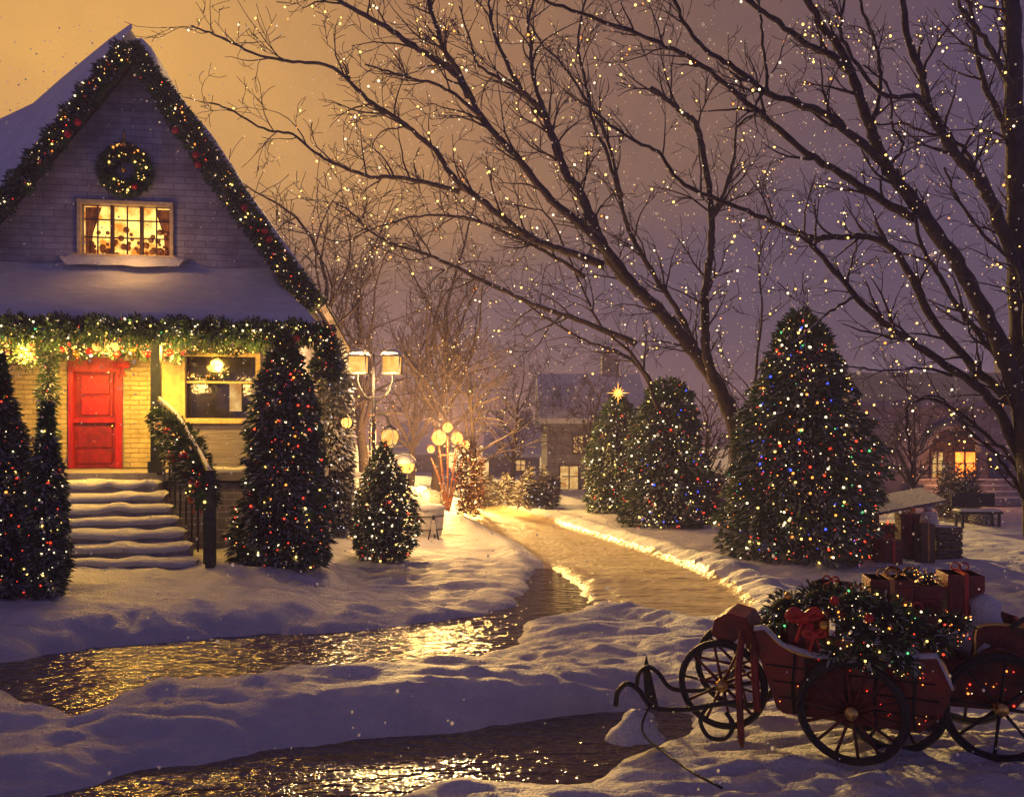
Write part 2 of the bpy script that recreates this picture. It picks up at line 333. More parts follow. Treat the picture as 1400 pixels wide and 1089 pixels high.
# ------------------------------------------------------------------ foliage
def spray_mesh(pts_dirs, L0, w0, q):
    """many small needle sprays: bent tapered strips"""
    V = []; Fc = []
    for p, d in pts_dirs:
        L = L0*q.uniform(.6, 1.3); w = w0*q.uniform(.6, 1.3)
        d = (d+Vector((q.uniform(-.6, .6), q.uniform(-.6, .6), q.uniform(-.5, .5)))).normalized()
        s = d.cross(Vector((q.uniform(-1, 1), q.uniform(-1, 1), q.uniform(-1, 1)))).normalized()*w
        m = p+d*L*.55; e = p+d*L+Vector((0, 0, -L*.12)); o = len(V)
        V += [p-s*.4, p+s*.4, m+s, m-s, e]; Fc += [(o, o+1, o+2, o+3), (o+3, o+2, o+4)]
    return V, Fc
def make_conifer(name, base, Hh, prof, n, nb, cols, label, cat, group=None, leaf='needle', br=.020, trunk=.3, lump=.17, seed=1, spray=.16, nmax=100):
    q = random.Random(seed); t = thing(name, base, label, cat, group); b = Vector(base)
    def rad(f):
        for (f0, r0), (f1, r1) in zip(prof, prof[1:]):
            if f <= f1: return r0+(r1-r0)*(f-f0)/(f1-f0+1e-9)
        return prof[-1][1]
    ph = [(q.uniform(0, 6.28), q.randint(2, 7), q.uniform(4, 16)) for _ in range(5)]
    def lumpf(w, f): return (1.07-.17*((f*9+.1*math.sin(w*3+ph[0][0])) % 1))*(1+lump*sum(math.sin(w*k+p+f*m) for p, k, m in ph)/2.2)
    pd = []
    A = [rad(i/60)+.05 for i in range(61)]; tot = sum(A)
    for _ in range(n):
        f = rnd_f(q, A, tot); w = q.uniform(0, 2*math.pi); k = q.random(); rr = rad(f)*lumpf(w, f)*(1.02-.35*k*k)
        p = b+Vector((rr*math.cos(w), rr*math.sin(w), f*Hh*(1+.01*math.sin(w*3))))
        pd.append((p, Vector((math.cos(w), math.sin(w), -.15 if f < .85 else .9))))
    V, Fc = spray_mesh(pd, spray, spray*.13, q)
    MB().add(V, Fc).build('crown', M[leaf], t)
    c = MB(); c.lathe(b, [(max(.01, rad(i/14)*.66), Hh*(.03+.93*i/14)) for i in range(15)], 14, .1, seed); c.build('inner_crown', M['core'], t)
    MB().tube([b-Vector((0, 0, .15)), b+Vector((0, 0, Hh*.5))], [.09*Hh/4, .05], 8).build('trunk', M['bark'], t)
    bp = []
    for _ in range(nb):
        f = rnd_f(q, A, tot); w = q.uniform(0, 2*math.pi)
        if math.sin(w) > .35 and q.random() < .8: w = -w     # most visible on the open sides
        rr = rad(f)*lumpf(w, f)*1.05+.02
        bp.append(b+Vector((rr*math.cos(w), rr*math.sin(w), f*Hh)))
    lights(t, bp, cols, br, nmax=nmax, r2=q)
    return t
def rnd_f(q, A, tot):
    x = q.uniform(0, tot)
    for i, a in enumerate(A):
        x -= a
        if x <= 0: return min(1, (i+q.random())/60)
    return 1.
CW = [('white', 6), ('gold', 7), ('red', 4), ('orange', 4)]
def ctree(px, py, top, hw, prof, **k):
    b = base_at(px, py); Y = b.y; Hh = CH-(top-HY)/F*Y-b.z; s = hw/F*Y
    return make_conifer(base=tuple(b), Hh=Hh, prof=[(f, r*s) for f, r in prof], **k)
cone = [(0, .80), (.06, 1.0), (.25, 1.0), (.45, .82), (.7, .58), (.88, .36), (1, .04)]
col_ = [(0, .85), (.06, 1.0), (.22, 1.05), (.5, .80), (.75, .55), (.93, .28), (1, .05)]
ctree(1095, 762, 430, 91, [(0, .80), (.06, .98), (.2, 1.0), (.4, .88), (.62, .68), (.8, .5), (.93, .30), (1, .08)], name='christmas_tree', n=23000, nb=560, cols=[('white', 6), ('gold', 6), ('red', 6), ('orange', 3), ('blue', 2), ('green', 1)],
      label='large wide Christmas tree covered in coloured lights beside the dark building', cat='christmas tree', group='lit Christmas trees', seed=11, spray=.17, br=.021)
ctree(845, 700, 545, 41, [(0, .8), (.08, 1.0), (.5, .95), (.8, .6), (.95, .3), (1, .1)], name='christmas_tree', n=9000, nb=260, cols=[('white', 8), ('gold', 4), ('red', 1)],
      label='slim evergreen with a golden star on top beyond the path', cat='christmas tree', group='lit Christmas trees', seed=12, spray=.2, br=.027)
ctree(912, 718, 520, 52, [(0, .8), (.06, 1.0), (.35, .98), (.6, .8), (.85, .6), (.96, .4), (1, .1)], name='christmas_tree', n=12000, nb=330, cols=[('white', 8), ('gold', 3), ('red', 2), ('blue', 1)],
      label='round topped evergreen with white lights right of the starred tree', cat='christmas tree', group='lit Christmas trees', seed=13, spray=.2, br=.027)
ctree(388, 772, 458, 58, [(0, .75), (.06, .95), (.18, 1.0), (.35, .82), (.6, .70), (.8, .48), (.93, .22), (1, .04)], name='christmas_tree', n=20000, nb=330, cols=[('white', 5), ('gold', 4), ('red', 6), ('orange', 3)],
      label='tall column shaped Christmas tree right of the porch steps with red and white lights', cat='christmas tree', group='lit Christmas trees', seed=14, spray=.15, br=.018)
ctree(525, 766, 608, 41, [(0, .55), (.1, .85), (.3, 1.0), (.5, .92), (.75, .55), (.92, .22), (1, .04)], name='topiary_bush', n=9000, nb=200, cols=[('white', 8), ('gold', 3), ('red', 1)],
      label='small egg shaped evergreen dotted with white lights under the twin lantern post', cat='bush', seed=15, spray=.11, br=.018)
ctree(-4, 838, 490, 62, [(0, .85), (.06, 1.05), (.25, 1.05), (.45, .8), (.6, .52), (.8, .3), (1, .04)], name='christmas_tree', n=22000, nb=330, cols=[('white', 3), ('gold', 5), ('red', 8), ('orange', 5)],
      label='big Christmas tree with red lights cut off by the left edge', cat='christmas tree', group='lit Christmas trees', seed=16, spray=.13, br=.016)
ctree(64, 812, 556, 22, [(0, .6), (.1, .9), (.35, 1.0), (.6, .7), (.8, .35), (1, .05)], name='topiary_bush', n=8000, nb=130, cols=[('white', 7), ('gold', 4), ('red', 2)],
      label='narrow dark shrub in lights between the left tree and the steps', cat='bush', seed=17, spray=.11, br=.014)
def frosted(px, Y, top, hw, seed, label):
    x = (px-HX)/F*Y; z = gz(x, Y); Hh = CH-(top-HY)/F*Y-z; s = hw/F*Y
    make_conifer('frosted_conifer', (x, Y, z), Hh, [(f, r*s) for f, r in [(0, .9), (.1, 1), (.5, .95), (.8, .7), (1, .2)]], 9000, 210, [('cool', 8), ('white', 4), ('red', 1)], label, 'tree', None, 'frost', .016, seed=seed, spray=.2)
frosted(457, 18.6, 470, 19, 21, 'tall frosted evergreen with cold white lights behind the column shaped tree')

# ------------------------------------------------------------------ house
CT, ST = math.cos(TH), math.sin(TH); U = Vector((CT, ST, 0)); Vv = Vector((-ST, CT, 0))
def hp(px, py, v):
    d = Vector(((px-HX)/F, 1, -(py-HY)/F)); C = Vector((0, 0, CH)); t = (v+(HOUSE_O-C).dot(Vv))/d.dot(Vv)
    p = C+d*t; return ((p-HOUSE_O).dot(U), p.z)
def h3(px, py, v): u, z = hp(px, py, v); return Vector((u, v, z))
def hw(p): return HOUSE_O+U*p[0]+Vv*p[1]+Vector((0, 0, p[2]))       # house to world
house = thing('house', tuple(HOUSE_O), 'snow covered brick house with steep gable, lit window and red front door', 'house', rz=TH); house['_loc'] = (0, 0, 0)
hg = gz(HOUSE_O.x, HOUSE_O.y)
WV = 2.2                                                             # wall plane
FLZ = hp(150, 640, WV)[1]                                            # porch floor height
ax, az = hp(178, 62, WV-.5); rx, rz_ = hp(428, 408, WV-.5); lx, lz = hp(-175, 480, WV-.5)
def rake(u): return az-(u-ax)*(az-rz_)/(rx-ax) if u > ax else az-(ax-u)*(az-lz)/(ax-lx)
# wall body with openings: front wall cut into pieces round the openings
def rect(px0, py0, px1, py1, v=WV): a = hp(px0, py0, v); b = hp(px1, py1, v); return a[0], a[1], b[0], b[1]
dx0, dzt, dx1, dzb = rect(94, 488, 168, 640); dzb = FLZ
wx0, wzt, wx1, wzb = rect(252, 484, 352, 572)
gx0, gzt, gx1, gzb = rect(112, 279, 233, 352)
wl = hp(-190, 500, WV)[0]; wr = hp(405, 500, WV)[0]; NX, NY, NZ = Vector((1, 0, 0)), Vector((0, 1, 0)), Vector((0, 0, 1))
def wallpiece(s, poly): s.prism(poly, NX, NZ, NY, (0, WV, 0), .25)
s = MB(); mid = dzt+.35
wallpiece(s, [(wl, .1), (dx0, .1), (dx0, mid), (wl, mid)])
wallpiece(s, [(dx0, .1), (dx1, .1), (dx1, dzb), (dx0, dzb)]); wallpiece(s, [(dx0, dzt), (dx1, dzt), (dx1, mid), (dx0, mid)])
wallpiece(s, [(dx1, .1), (wx0, .1), (wx0, mid), (dx1, mid)])
wallpiece(s, [(wx0, .1), (wx1, .1), (wx1, wzb), (wx0, wzb)]); wallpiece(s, [(wx0, wzt), (wx1, wzt), (wx1, mid), (wx0, mid)])
wallpiece(s, [(wx1, .1), (wr, .1), (wr, mid), (wx1, mid)])
top = lambda u: rake(u)-.12
wallpiece(s, [(wl, mid), (wr, mid), (wr, min(top(wr), gzb)), (wr, gzb) if top(wr) > gzb else (wr-.01, gzb-.0), (wl, gzb)] if top(wr) > gzb else [(wl, mid), (wr, mid), (wr, top(wr)), (ax+(az-.12-gzb)*(rx-ax)/(az-rz_), gzb), (wl, gzb)])
ur = ax+(az-.12-gzb)*(rx-ax)/(az-rz_); ul = ax-(az-.12-gzb)*(ax-lx)/(az-lz); ur2 = ax+(az-.12-gzt)*(rx-ax)/(az-rz_); ul2 = ax-(az-.12-gzt)*(ax-lx)/(az-lz)
wallpiece(s, [(ul, gzb), (gx0, gzb), (gx0, gzt), (ul2, gzt)]); wallpiece(s, [(gx1, gzb), (ur, gzb), (ur2, gzt), (gx1, gzt)])
wallpiece(s, [(ul2, gzt), (ur2, gzt), (ax, az-.12)])
s.box((wr-.125, WV+4.5, 3.1), (.25, 8.4, 6.0)); s.box(((wl+wr)/2, WV+8.9, 3.1), (wr-wl, .25, 6))
s.build('wall', M['wall'], house)
# roof slabs + snow
def slab(s, u0, z0, u1, z1, v0, v1, t):
    d = Vector((u1-u0, 0, z1-z0)).normalized(); n = Vector((-d.z, 0, d.x)); n = n if n.z > 0 else -n
    a, b = Vector((u0, 0, z0)), Vector((u1, 0, z1)); A = [a, b, b+n*t, a+n*t]
    vs = [Vector((p.x, v0, p.z)) for p in A]+[Vector((p.x, v1, p.z)) for p in A]
    s.add(vs, [(0, 1, 2, 3), (7, 6, 5, 4), (0, 4, 5, 1), (1, 5, 6, 2), (2, 6, 7, 3), (3, 7, 4, 0)])
s = MB(); slab(s, ax, az, rx+.15, rake(rx+.15), WV-.5, WV+9, .14); slab(s, ax, az, lx, lz, WV-.5, WV+9, .14); roof = s.build('roof', M['shingle'], house)
# snow on roof: right thin quilt, left deep drift that climbs towards the ridge
def sheet(s, rows):
    nr, nc = len(rows), len(rows[0]); s.add([p for r in rows for p in r], [(i*nc+j, i*nc+j+1, (i+1)*nc+j+1, (i+1)*nc+j) for i in range(nr-1) for j in range(nc-1)])
def nz(a, b, k=1.): return k*float(vnoise(np.array([a]), np.array([b]))[0])
s = MB()
rt = hp(181, 41, WV-.55); dr = Vector((rx-ax, 0, rz_-az)).normalized(); nn = Vector((-dr.z, 0, dr.x)); Lr = (Vector((rx, 0, rz_))-Vector((ax, 0, az))).length+.2
rows = []
for j in range(31):
    f = j/30; p = Vector((ax, 0, az))+dr*(Lr*f); h = .27+nz(f*9, 3, .16)
    rows.append([Vector((p.x, v, p.z))+nn*(hh+nz(f*7, v*1.3, .05)) for v, hh in ((WV-.56, .02), (WV-.62, h*.5), (WV-.5, h*.9), (WV+0, h), (WV+2, h), (WV+5, h), (WV+9.1, h*.8))])
sheet(s, rows)
fr = [(181, 40), (160, 62), (130, 98), (95, 142), (60, 186), (25, 228), (0, 262), (-60, 338), (-120, 412), (-178, 484)]
bk = [(177, 38), (150, 55), (118, 80), (82, 108), (45, 138), (0, 162), (-45, 186), (-100, 216), (-160, 248), (-220, 285)]
rows = []
for k in range(7):
    f = k/6; row = []
    for (a, b), (c, d) in zip(fr, bk):
        A_, B_ = h3(a, b, WV-.62), h3(c, d, WV+1.6); p = A_.lerp(B_, f); p.z += .14*math.sin(math.pi*f)+nz(a*.02, f*3, .12); row.append(p)
    rows.append(row)
last = rows[-1]
for k in range(1, 4): rows.append([p+Vector((0, k*2.4, 0)) for p in last])
rows = [list(r) for r in zip(*rows)]
sheet(s, rows)
s.build('roof_snow', SNOW, roof, smooth=True)
# porch roof
e0 = hp(-40, 420, -.45)[1]; w0 = hp(200, 374, WV)[1]; pl = wl-.2; pr = hp(434, 430, -.45)[0]
s = MB(); pk = lambda v: pr-(v+.45)*.42
s.add([(pl, -.45, e0-.14), (pr, -.45, e0-.14), (pk(WV), WV, w0-.2), (pl, WV, w0-.2), (pl, -.45, e0-.28), (pr, -.45, e0-.28), (pk(WV), WV, w0-.32), (pl, WV, w0-.32)], [(0, 1, 2, 3), (7, 6, 5, 4), (0, 4, 5, 1), (1, 5, 6, 2), (2, 6, 7, 3), (3, 7, 4, 0)]); s.prism([(-.3, e0-.30), (WV, e0-.30), (WV, e0-.38), (-.3, e0-.38)], NY, NZ, NX, (pl, 0, 0), pr-pl-1.2)
s.build('porch_roof', M['shingle'], house)
s = MB(); rows = []
for i in range(61):
    row = []
    for k, (v, dz) in enumerate([(-.50, -.16), (-.56, -.04), (-.46, .08), (-.2, .13), (.3, .12), (.9, .12), (1.5, .13), (WV-.3, .2), (WV-.01, .34)]):
        u = pl+(pk(v)+.05-pl)*i/60; dz = dz*(1 if i < 60 else -.5); z = e0-.14+(v+.45)/(WV+.45)*(w0-e0)+dz+nz(u*1.3, v*1.5, .12); row.append(Vector((u, v+nz(u*2, 9, .08)*(k < 3), z)))
    rows.append(row)
sheet(s, rows); s.build('porch_snow', SNOW, house, smooth=True)
# porch floor, base and posts
s = MB(); s.box(((pl+pr)/2, WV/2-.05, FLZ-.09), (pr-pl, WV+.1, .16)); s.build('porch_floor', M['step'], house)
sr0 = hp(88, 640, -.1)[0]; sr1 = hp(222, 640, -.1)[0]
s = MB(); s.box(((sr1+pr)/2, .1, (FLZ-.2)/2+.0), (pr-sr1-.1, .25, FLZ-.22)); s.box(((sr0+pl)/2, .1, (FLZ-.2)/2), (sr0-pl-.1, .25, FLZ-.22)); s.build('porch_base', M['stone'], house)
s = MB(); rows = [[Vector((sr1+.1+(pr-sr1-.1)*i/30, v, FLZ+z+nz(i*.4, v*3, .05))) for v, z in ((-.06, -.06), (-.08, .04), (.05, .09), (.35, .05), (.6, .0))] for i in range(31)]; sheet(s, rows); s.build('porch_edge_snow', SNOW, house, smooth=True)
# lower panelled rail in front of the right window
rr0, rzt, rr1, _ = rect(258, 580, 345, 640, .35)
for px in (65, 213, 402):
    u = hp(px, 600, 0)[0]; s = MB(); s.box((u, .02, (FLZ+e0)/2-.2), (.17, .17, e0-FLZ-.42)); s.box((u, .02, FLZ+.1), (.25, .25, .22)); s.box((u, .02, e0-.5), (.27, .27, .18))
    s.build('porch_post', M['post'], house, bevel=.012)
# steps
NS = 8; rise = (FLZ-.34)/NS; tread = .31
for i in range(NS):
    zt = FLZ-.01-rise*(i+1)+.0; v0 = -.1-tread*i
    a = hp(88, 650+i*15, v0)[0]; b = hp(222+i*8.5, 650+i*15, v0)[0]
    s = MB(); s.box(((a+b)/2, v0-tread/2, zt/2), (b-a, tread, zt)); st = s.build('porch_step', M['step'], house, bevel=.01)
    s = MB(); rows = []
    for j in range(25):
        u = a-.02+(b-a+.04)*j/24; e = .35 if j in (0, 24) else 1
        rows.append([Vector((u, v0+dv+nz(u*2+i*7, dv*4, .04), zt+dz*e+nz(u*2.9+i*5, dv*3+i*7.3, .085)*e)) for dv, dz in ((.0, .07), (-tread*.5, .075), (-tread*.85, .06), (-tread-.03, .03), (-tread-.045, -.03), (-tread-.01, -.07))])
    sheet(s, rows); s.build('step_snow', SNOW, st, smooth=True)
# railing right of the steps
t0 = h3(218, 547, -.1); t1 = h3(242, 570, -.7); t2 = h3(268, 612, -1.5); t3 = h3(288, 648, -2.45); nb = h3(287, 763, -2.5); nb.z = .2
def crv(pts, n=6):
    pts = [Vector(p) for p in pts]; P_ = [pts[0]*2-pts[1]]+pts+[pts[-1]*2-pts[-2]]; out = []
    for i in range(1, len(P_)-2):
        for k in range(n):
            t = k/n; a, b, c, d = P_[i-1:i+3]
            out.append(.5*((2*b)+(c-a)*t+(2*a-5*b+4*c-d)*t*t+(3*b-a-3*c+d)*t**3))
    return out+[pts[-1]]
rail = MB().tube(crv([t0, t1, t2, t3]), .05, 8).build('handrail', M['post'], house, smooth=True)
MB().tube([p+Vector((0, 0, .05)) for p in crv([t0, t1, t2, t3])], [.03]*19, 8).build('rail_snow', SNOW, rail, smooth=True)
s = MB(); s.box((t3.x, t3.y, (t3.z+.1)/2+.05), (.15, .15, t3.z-.05)); s.build('newel_post', M['post'], house, bevel=.012)
s = MB(); s.box((t0.x, t0.y+.02, (t0.z+FLZ)/2), (.1, .1, t0.z-FLZ+.1)); s.build('newel_post', M['post'], house, bevel=.01)
for i in range(1, 9):
    p = t0.lerp(t3, i/9); p.z = crv([t0, t1, t2, t3], 9)[i*3].z; q = FLZ-(abs(p.y)+.1)/tread*rise
    MB().tube([p, Vector((p.x, p.y, q+.02))], .018, 6).build('baluster', M['post'], house)
# door
dd = MB(); dd.box(((dx0+dx1)/2, WV+.10, (dzb+dzt)/2), (dx1-dx0-.02, .06, dzt-dzb-.02)); door = dd.build('door', M['doordark'], house)
def fbox(s, x0, z0, x1, z1, y, t): s.box(((x0+x1)/2, y, (z0+z1)/2), (abs(x1-x0), t, abs(z1-z0)))
fx0, fx1 = dx0+.14, dx1-.28; zt_, zm, zb_ = dzt-.34, dzb+(dzt-dzb)*.43, dzb+.06
s = MB(); fbox(s, dx0, dzb, dx0+.1, dzt, WV+.01, .14); fbox(s, dx1-.14, dzb, dx1, dzt, WV+.01, .14); fbox(s, dx0+.1, dzt-.32, dx1-.14, dzt, WV+.01, .14); s.build('door_frame', M['door'], house, bevel=.01)
s = MB(); fbox(s, fx0-.04, zm-.05, fx1+.12, zm+.06, WV+.03, .12); s.build('door_shelf_rail', M['door'], door, bevel=.01)
for a, b in ((zm+.12, zm+(zt_-zm)*.5-.0), (zm+(zt_-zm)*.5+.06, zt_-.05)):
    s = MB(); fbox(s, fx0+.1, a, fx1-.02, b, WV+.06, .05); s.build('door_panel', M['door'], door, bevel=.015)
for a, b in ((zb_+.04, zb_+(zm-zb_)*.32), (zb_+(zm-zb_)*.40, zm-.12)):
    s = MB(); fbox(s, fx0+.02, a, fx1+.04, b, WV+.065, .04); s.build('door_panel', M['doordark'], door, bevel=.015)
s = MB(); fbox(s, fx1+.03, zm+.1, fx1+.06, zt_, WV+.05, .06); fbox(s, fx0, zt_, fx1+.1, zt_+.05, WV+.04, .07); s.build('door_moulding', M['door'], door)
MB().ball((dx1-.22, WV+.02, zm-.12), .035).build('door_knob', M['brass'], door, smooth=True)
lamplit_cream = brick_mat('lamplit_cream_stone', (.66, .54, .30), (.42, .32, .16), .36, .105, 1.0)  # cream stone facing with the porch lamp's yellow light put into its colour
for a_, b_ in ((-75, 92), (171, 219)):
    q0 = hp(a_, 560, WV)[0]; q1 = hp(b_, 560, WV)[0]; s = MB(); fbox(s, q0, FLZ+.01, q1, e0-.42, WV-.02, .04); s.build('lamplit_porch_wall', lamplit_cream, house)
# pilaster between door and window
px0_, _, px1_, _ = rect(221, 490, 249, 600); s = MB(); fbox(s, px0_, FLZ, px1_, dzt+.25, WV-.04, .08); fbox(s, px0_-.04, dzt-.05, px1_+.04, dzt+.05, WV-.06, .12); s.build('pilaster', M['trim'], house, bevel=.01)
# big dark window
s = MB(); fbox(s, wx0-.07, wzb, wx0+.03, wzt+.05, WV-.02, .1); fbox(s, wx1-.03, wzb, wx1+.07, wzt+.05, WV-.02, .1); fbox(s, wx0+.03, wzt-.05, wx1-.03, wzt+.05, WV-.02, .1); fbox(s, wx0+.03, wzb+(wzt-wzb)*.55, wx1-.03, wzb+(wzt-wzb)*.55+.05, WV+.04, .05)
win = MB(); fbox(win, wx0, wzb, wx1, wzt, WV+.22, .02); win = win.build('window', M['glass'], house); s.build('window_frame', M['trim'], win)
s = MB(); fbox(s, wx0-.12, wzb-.12, wx1+.12, wzb, WV-.08, .26); s.build('window_sill', M['trim'], win, bevel=.015)
s = MB(); a = rect(314, 524, 330, 562, WV+.1); fbox(s, a[0], a[3], a[2], a[1], WV+.1, .03); s.build('lit_side_pane', E['windowy'], win)
# violet panel under the window
s = MB(); fbox(s, wx0-.1, FLZ+.02, wx1+.1, wzb-.13, WV-.03, .06); s.build('wall_panel', mat('violet_clapboard', (.24, .22, .30), .8, .2, 4, .6, 12, stretch=(.3, 1, 5)), house)
# gable window
gw = MB(); fbox(gw, gx0, gzb, gx1, gzt, WV+.16, .02); gw = gw.build('gable_window', E['window'], house)
s = MB(); fbox(s, gx0-.08, gzb, gx0, gzt, WV-.03, .1); fbox(s, gx1, gzb, gx1+.08, gzt, WV-.03, .1); fbox(s, gx0-.08, gzt, gx1+.08, gzt+.09, WV-.04, .12); s.build('window_frame', M['trim'], gw, bevel=.01)
s = MB(); fbox(s, gx0-.14, gzb-.08, gx1+.14, gzb, WV-.08, .2); sill = s.build('window_sill', M['trim'], gw)
s = MB(); W = gx1-gx0; Hh = gzt-gzb
for f in (1/3, 2/3): fbox(s, gx0+W*f-.035, gzb, gx0+W*f+.035, gzt, WV+.05, .07)
for k in range(3):
    c = gx0+W*(k+.5)/3; fbox(s, c-.013, gzb, c+.013, gzt, WV+.06, .03)
    for g in (.37, .72): fbox(s, gx0+W*k/3+.035, gzb+Hh*g-.013, gx0+W*(k+1)/3-.035, gzb+Hh*g+.013, WV+.06, .028)
s.build('window_bars', M['brown'], gw)
s = MB(); q = random.Random(4)
for i in range(60): s.ball((gx0+.1+q.random()*(W-.2), WV+.12, gzb+.05+abs(q.gauss(0, .28))), q.uniform(.03, .08), n=6)
s.build('window_decorations', mat('amber_ornaments', (.35, .14, .03), .4), gw)
for sx, c0 in ((1, gx0+.02), (-1, gx1-.02)):
    s = MB(); s.add([(c0+sx*x, WV+.135+.015*(k % 2), z) for z, wd in ((gzt-.02, .34), (gzb+Hh*.45, .16), (gzb+.02, .12)) for k, x in enumerate([wd*i_/6 for i_ in range(7)])], [(r_*7+i_, r_*7+i_+1, (r_+1)*7+i_+1, (r_+1)*7+i_) for r_ in range(2) for i_ in range(6)]); s.build('curtain', M['ochre'], gw)
# snow on gable window sill and in the valley where the porch roof meets the wall
s = MB(); rows = [[Vector((gx0-.3+(W+.7)*i/20, WV-y, gzb-.10+z*(1 if 0 < i < 20 else .2)+nz(i*.5, y*9, .06))) for y, z in ((.01, .07), (.1, .09), (.2, .06), (.3, -.03), (.42, -.2))] for i in range(21)]; sheet(s, rows); s.build('sill_snow', SNOW, gw, smooth=True)

# ------------------------------------------------------------------ garlands
def garland(name, label, cat, pts, rad, n, nb, cols, group=None, br=.018, spray=.12, leaf='needle', extra=None, seed=1, nmax=100, droop=0):
    q = random.Random(seed); pts = crv(pts, 8); seg = [(b-a).length for a, b in zip(pts, pts[1:])]; tot = sum(seg)
    t = thing(name, tuple(pts[0]), label, cat, group)
    def at():
        x = q.uniform(0, tot)
        for a, b, l in zip(pts, pts[1:], seg):
            if x <= l or l == seg[-1] and b is pts[-1]: return a.lerp(b, min(1, x/max(l, 1e-6))), (b-a).normalized()
            x -= l
        return pts[-1].copy(), (pts[-1]-pts[-2]).normalized()
    pd = []
    for _ in range(n):
        p, d = at(); w = q.uniform(0, 6.283); o = d.orthogonal().normalized(); o = Matrix.Rotation(w, 3, d) @ o; r_ = rad*q.random()**.5*(1+.35*math.sin(p.x*9+p.z*7))
        pp = p+o*r_; pp.z -= droop*q.random()**2; pd.append((pp, o))
    V, Fc = spray_mesh(pd, spray, spray*.14, q); MB().add(V, Fc).build('evergreen_swag', M[leaf], t)
    MB().tube(pts, rad*.5, 6).build('rope', M['core'], t)
    bp = []
    for _ in range(nb):
        p, d = at(); o = Vector((q.gauss(0, 1), q.gauss(-.7, .8), q.gauss(0, 1))).normalized(); pp = p+o*rad*q.uniform(.95, 1.25); pp.z -= droop*q.random()**2; bp.append(pp)
    lights(t, bp, cols, br, nmax=nmax, r2=q)
    for c, m, r_, px in (extra or []):
        MB().ball(px, r_).build(c, M[m], t, smooth=True)
    return t
W3 = lambda px, py, v: hw(h3(px, py, v))
rb = [('ornament_ball', 'redball', .075, W3(px, py, WV-.95)) for px, py in ((92, 183), (106, 167), (240, 178), (268, 212), (271, 225), (334, 284), (362, 316), (368, 327))]
garland('garland', 'evergreen garland with lights along the right slope of the gable', 'garland', [W3(178, 62, WV-.72), W3(225, 130, WV-.72), W3(300, 238, WV-.72), W3(360, 325, WV-.72), W3(416, 397, WV-.72), W3(434, 420, WV-.72)], .19, 9000, 170, CW, 'gable garlands', seed=31, extra=rb[2:], br=.017)
garland('garland', 'evergreen garland with lights along the left slope of the gable', 'garland', [W3(174, 64, WV-.72), W3(120, 130, WV-.72), W3(60, 208, WV-.72), W3(0, 280, WV-.72), W3(-90, 392, WV-.72)], .17, 8000, 150, CW, 'gable garlands', seed=32, extra=rb[:2], br=.017)
garland('garland', 'thick evergreen garland with lights hanging along the porch eave', 'garland', [W3(-60, 438, -.62), W3(60, 444, -.62), W3(200, 446, -.62), W3(330, 450, -.62), W3(440, 452, -.62)], .16, 11000, 280, [('white', 8), ('gold', 6), ('red', 1), ('green', 1)], seed=33, br=.017, droop=.22)
garland('garland', 'evergreen garland hanging down the right porch corner', 'garland', [W3(440, 448, -.5), W3(446, 475, -.5), W3(444, 520, -.5)], .2, 3000, 60, CW, seed=34, br=.015)
garland('garland', 'red and gold light garland glowing above the red door', 'light garland', [W3(70, 470, 1.2), W3(110, 474, 1.2), W3(160, 470, 1.2), W3(215, 474, 1.2), W3(250, 480, 1.2)], .19, 2500, 300, [('gold', 10), ('orange', 5), ('red', 3), ('white', 2)], seed=35, br=.028, spray=.1, droop=.1, extra=[('ornament_ball', m_, .07, W3(px, py, 1.0)) for px, py, m_ in ((84, 478, 'redball'), (104, 484, 'gold'), (122, 480, 'redball'), (160, 484, 'redball'), (182, 478, 'gold'), (202, 484, 'redball'), (232, 482, 'redball'))])
garland('garland', 'warm light garland in the far left porch corner', 'light garland', [W3(-20, 460, .8), W3(20, 478, .8), W3(62, 470, .8)], .2, 1500, 150, [('gold', 8), ('orange', 6), ('red', 3)], seed=36, br=.025, spray=.1, droop=.25)
garland('garland', 'amber light garland strung across the dark porch window', 'light garland', [W3(250, 470, WV-.2), W3(300, 476, WV-.2), W3(352, 472, WV-.2)], .13, 1200, 110, [('gold', 8), ('orange', 5), ('red', 1)], seed=37, br=.018, spray=.08)
garland('garland', 'small string of amber ornaments inside the dark porch window', 'light garland', [W3(254, 512, WV+.12), W3(285, 516, WV+.12), W3(314, 510, WV+.12)], .05, 300, 60, [('gold', 6), ('orange', 6)], seed=38, br=.017, spray=.05)
rp = [hw(p+Vector((-.03, -.05, -.25))) for p in (t0, t1, t2, t3)]
garland('garland', 'evergreen garland filling the stair railing right of the steps', 'garland', rp, .22, 6500, 120, [('white', 6), ('gold', 5), ('red', 3), ('orange', 3)], seed=39, br=.02, droop=.28, extra=[('ornament_ball', 'redball', .07, rp[0].lerp(rp[3], f)+Vector((.02, -.2, g))) for f, g in ((.12, -.1), (.3, .05), (.45, -.22), (.62, .05), (.78, -.2), (.9, -.05))])
garland('garland', 'evergreen wound round the left porch post', 'garland', [W3(66, 640, -.05), W3(64, 560, -.1), W3(67, 500, -.1), W3(65, 455, -.1)], .13, 2500, 50, CW, seed=40, br=.014)
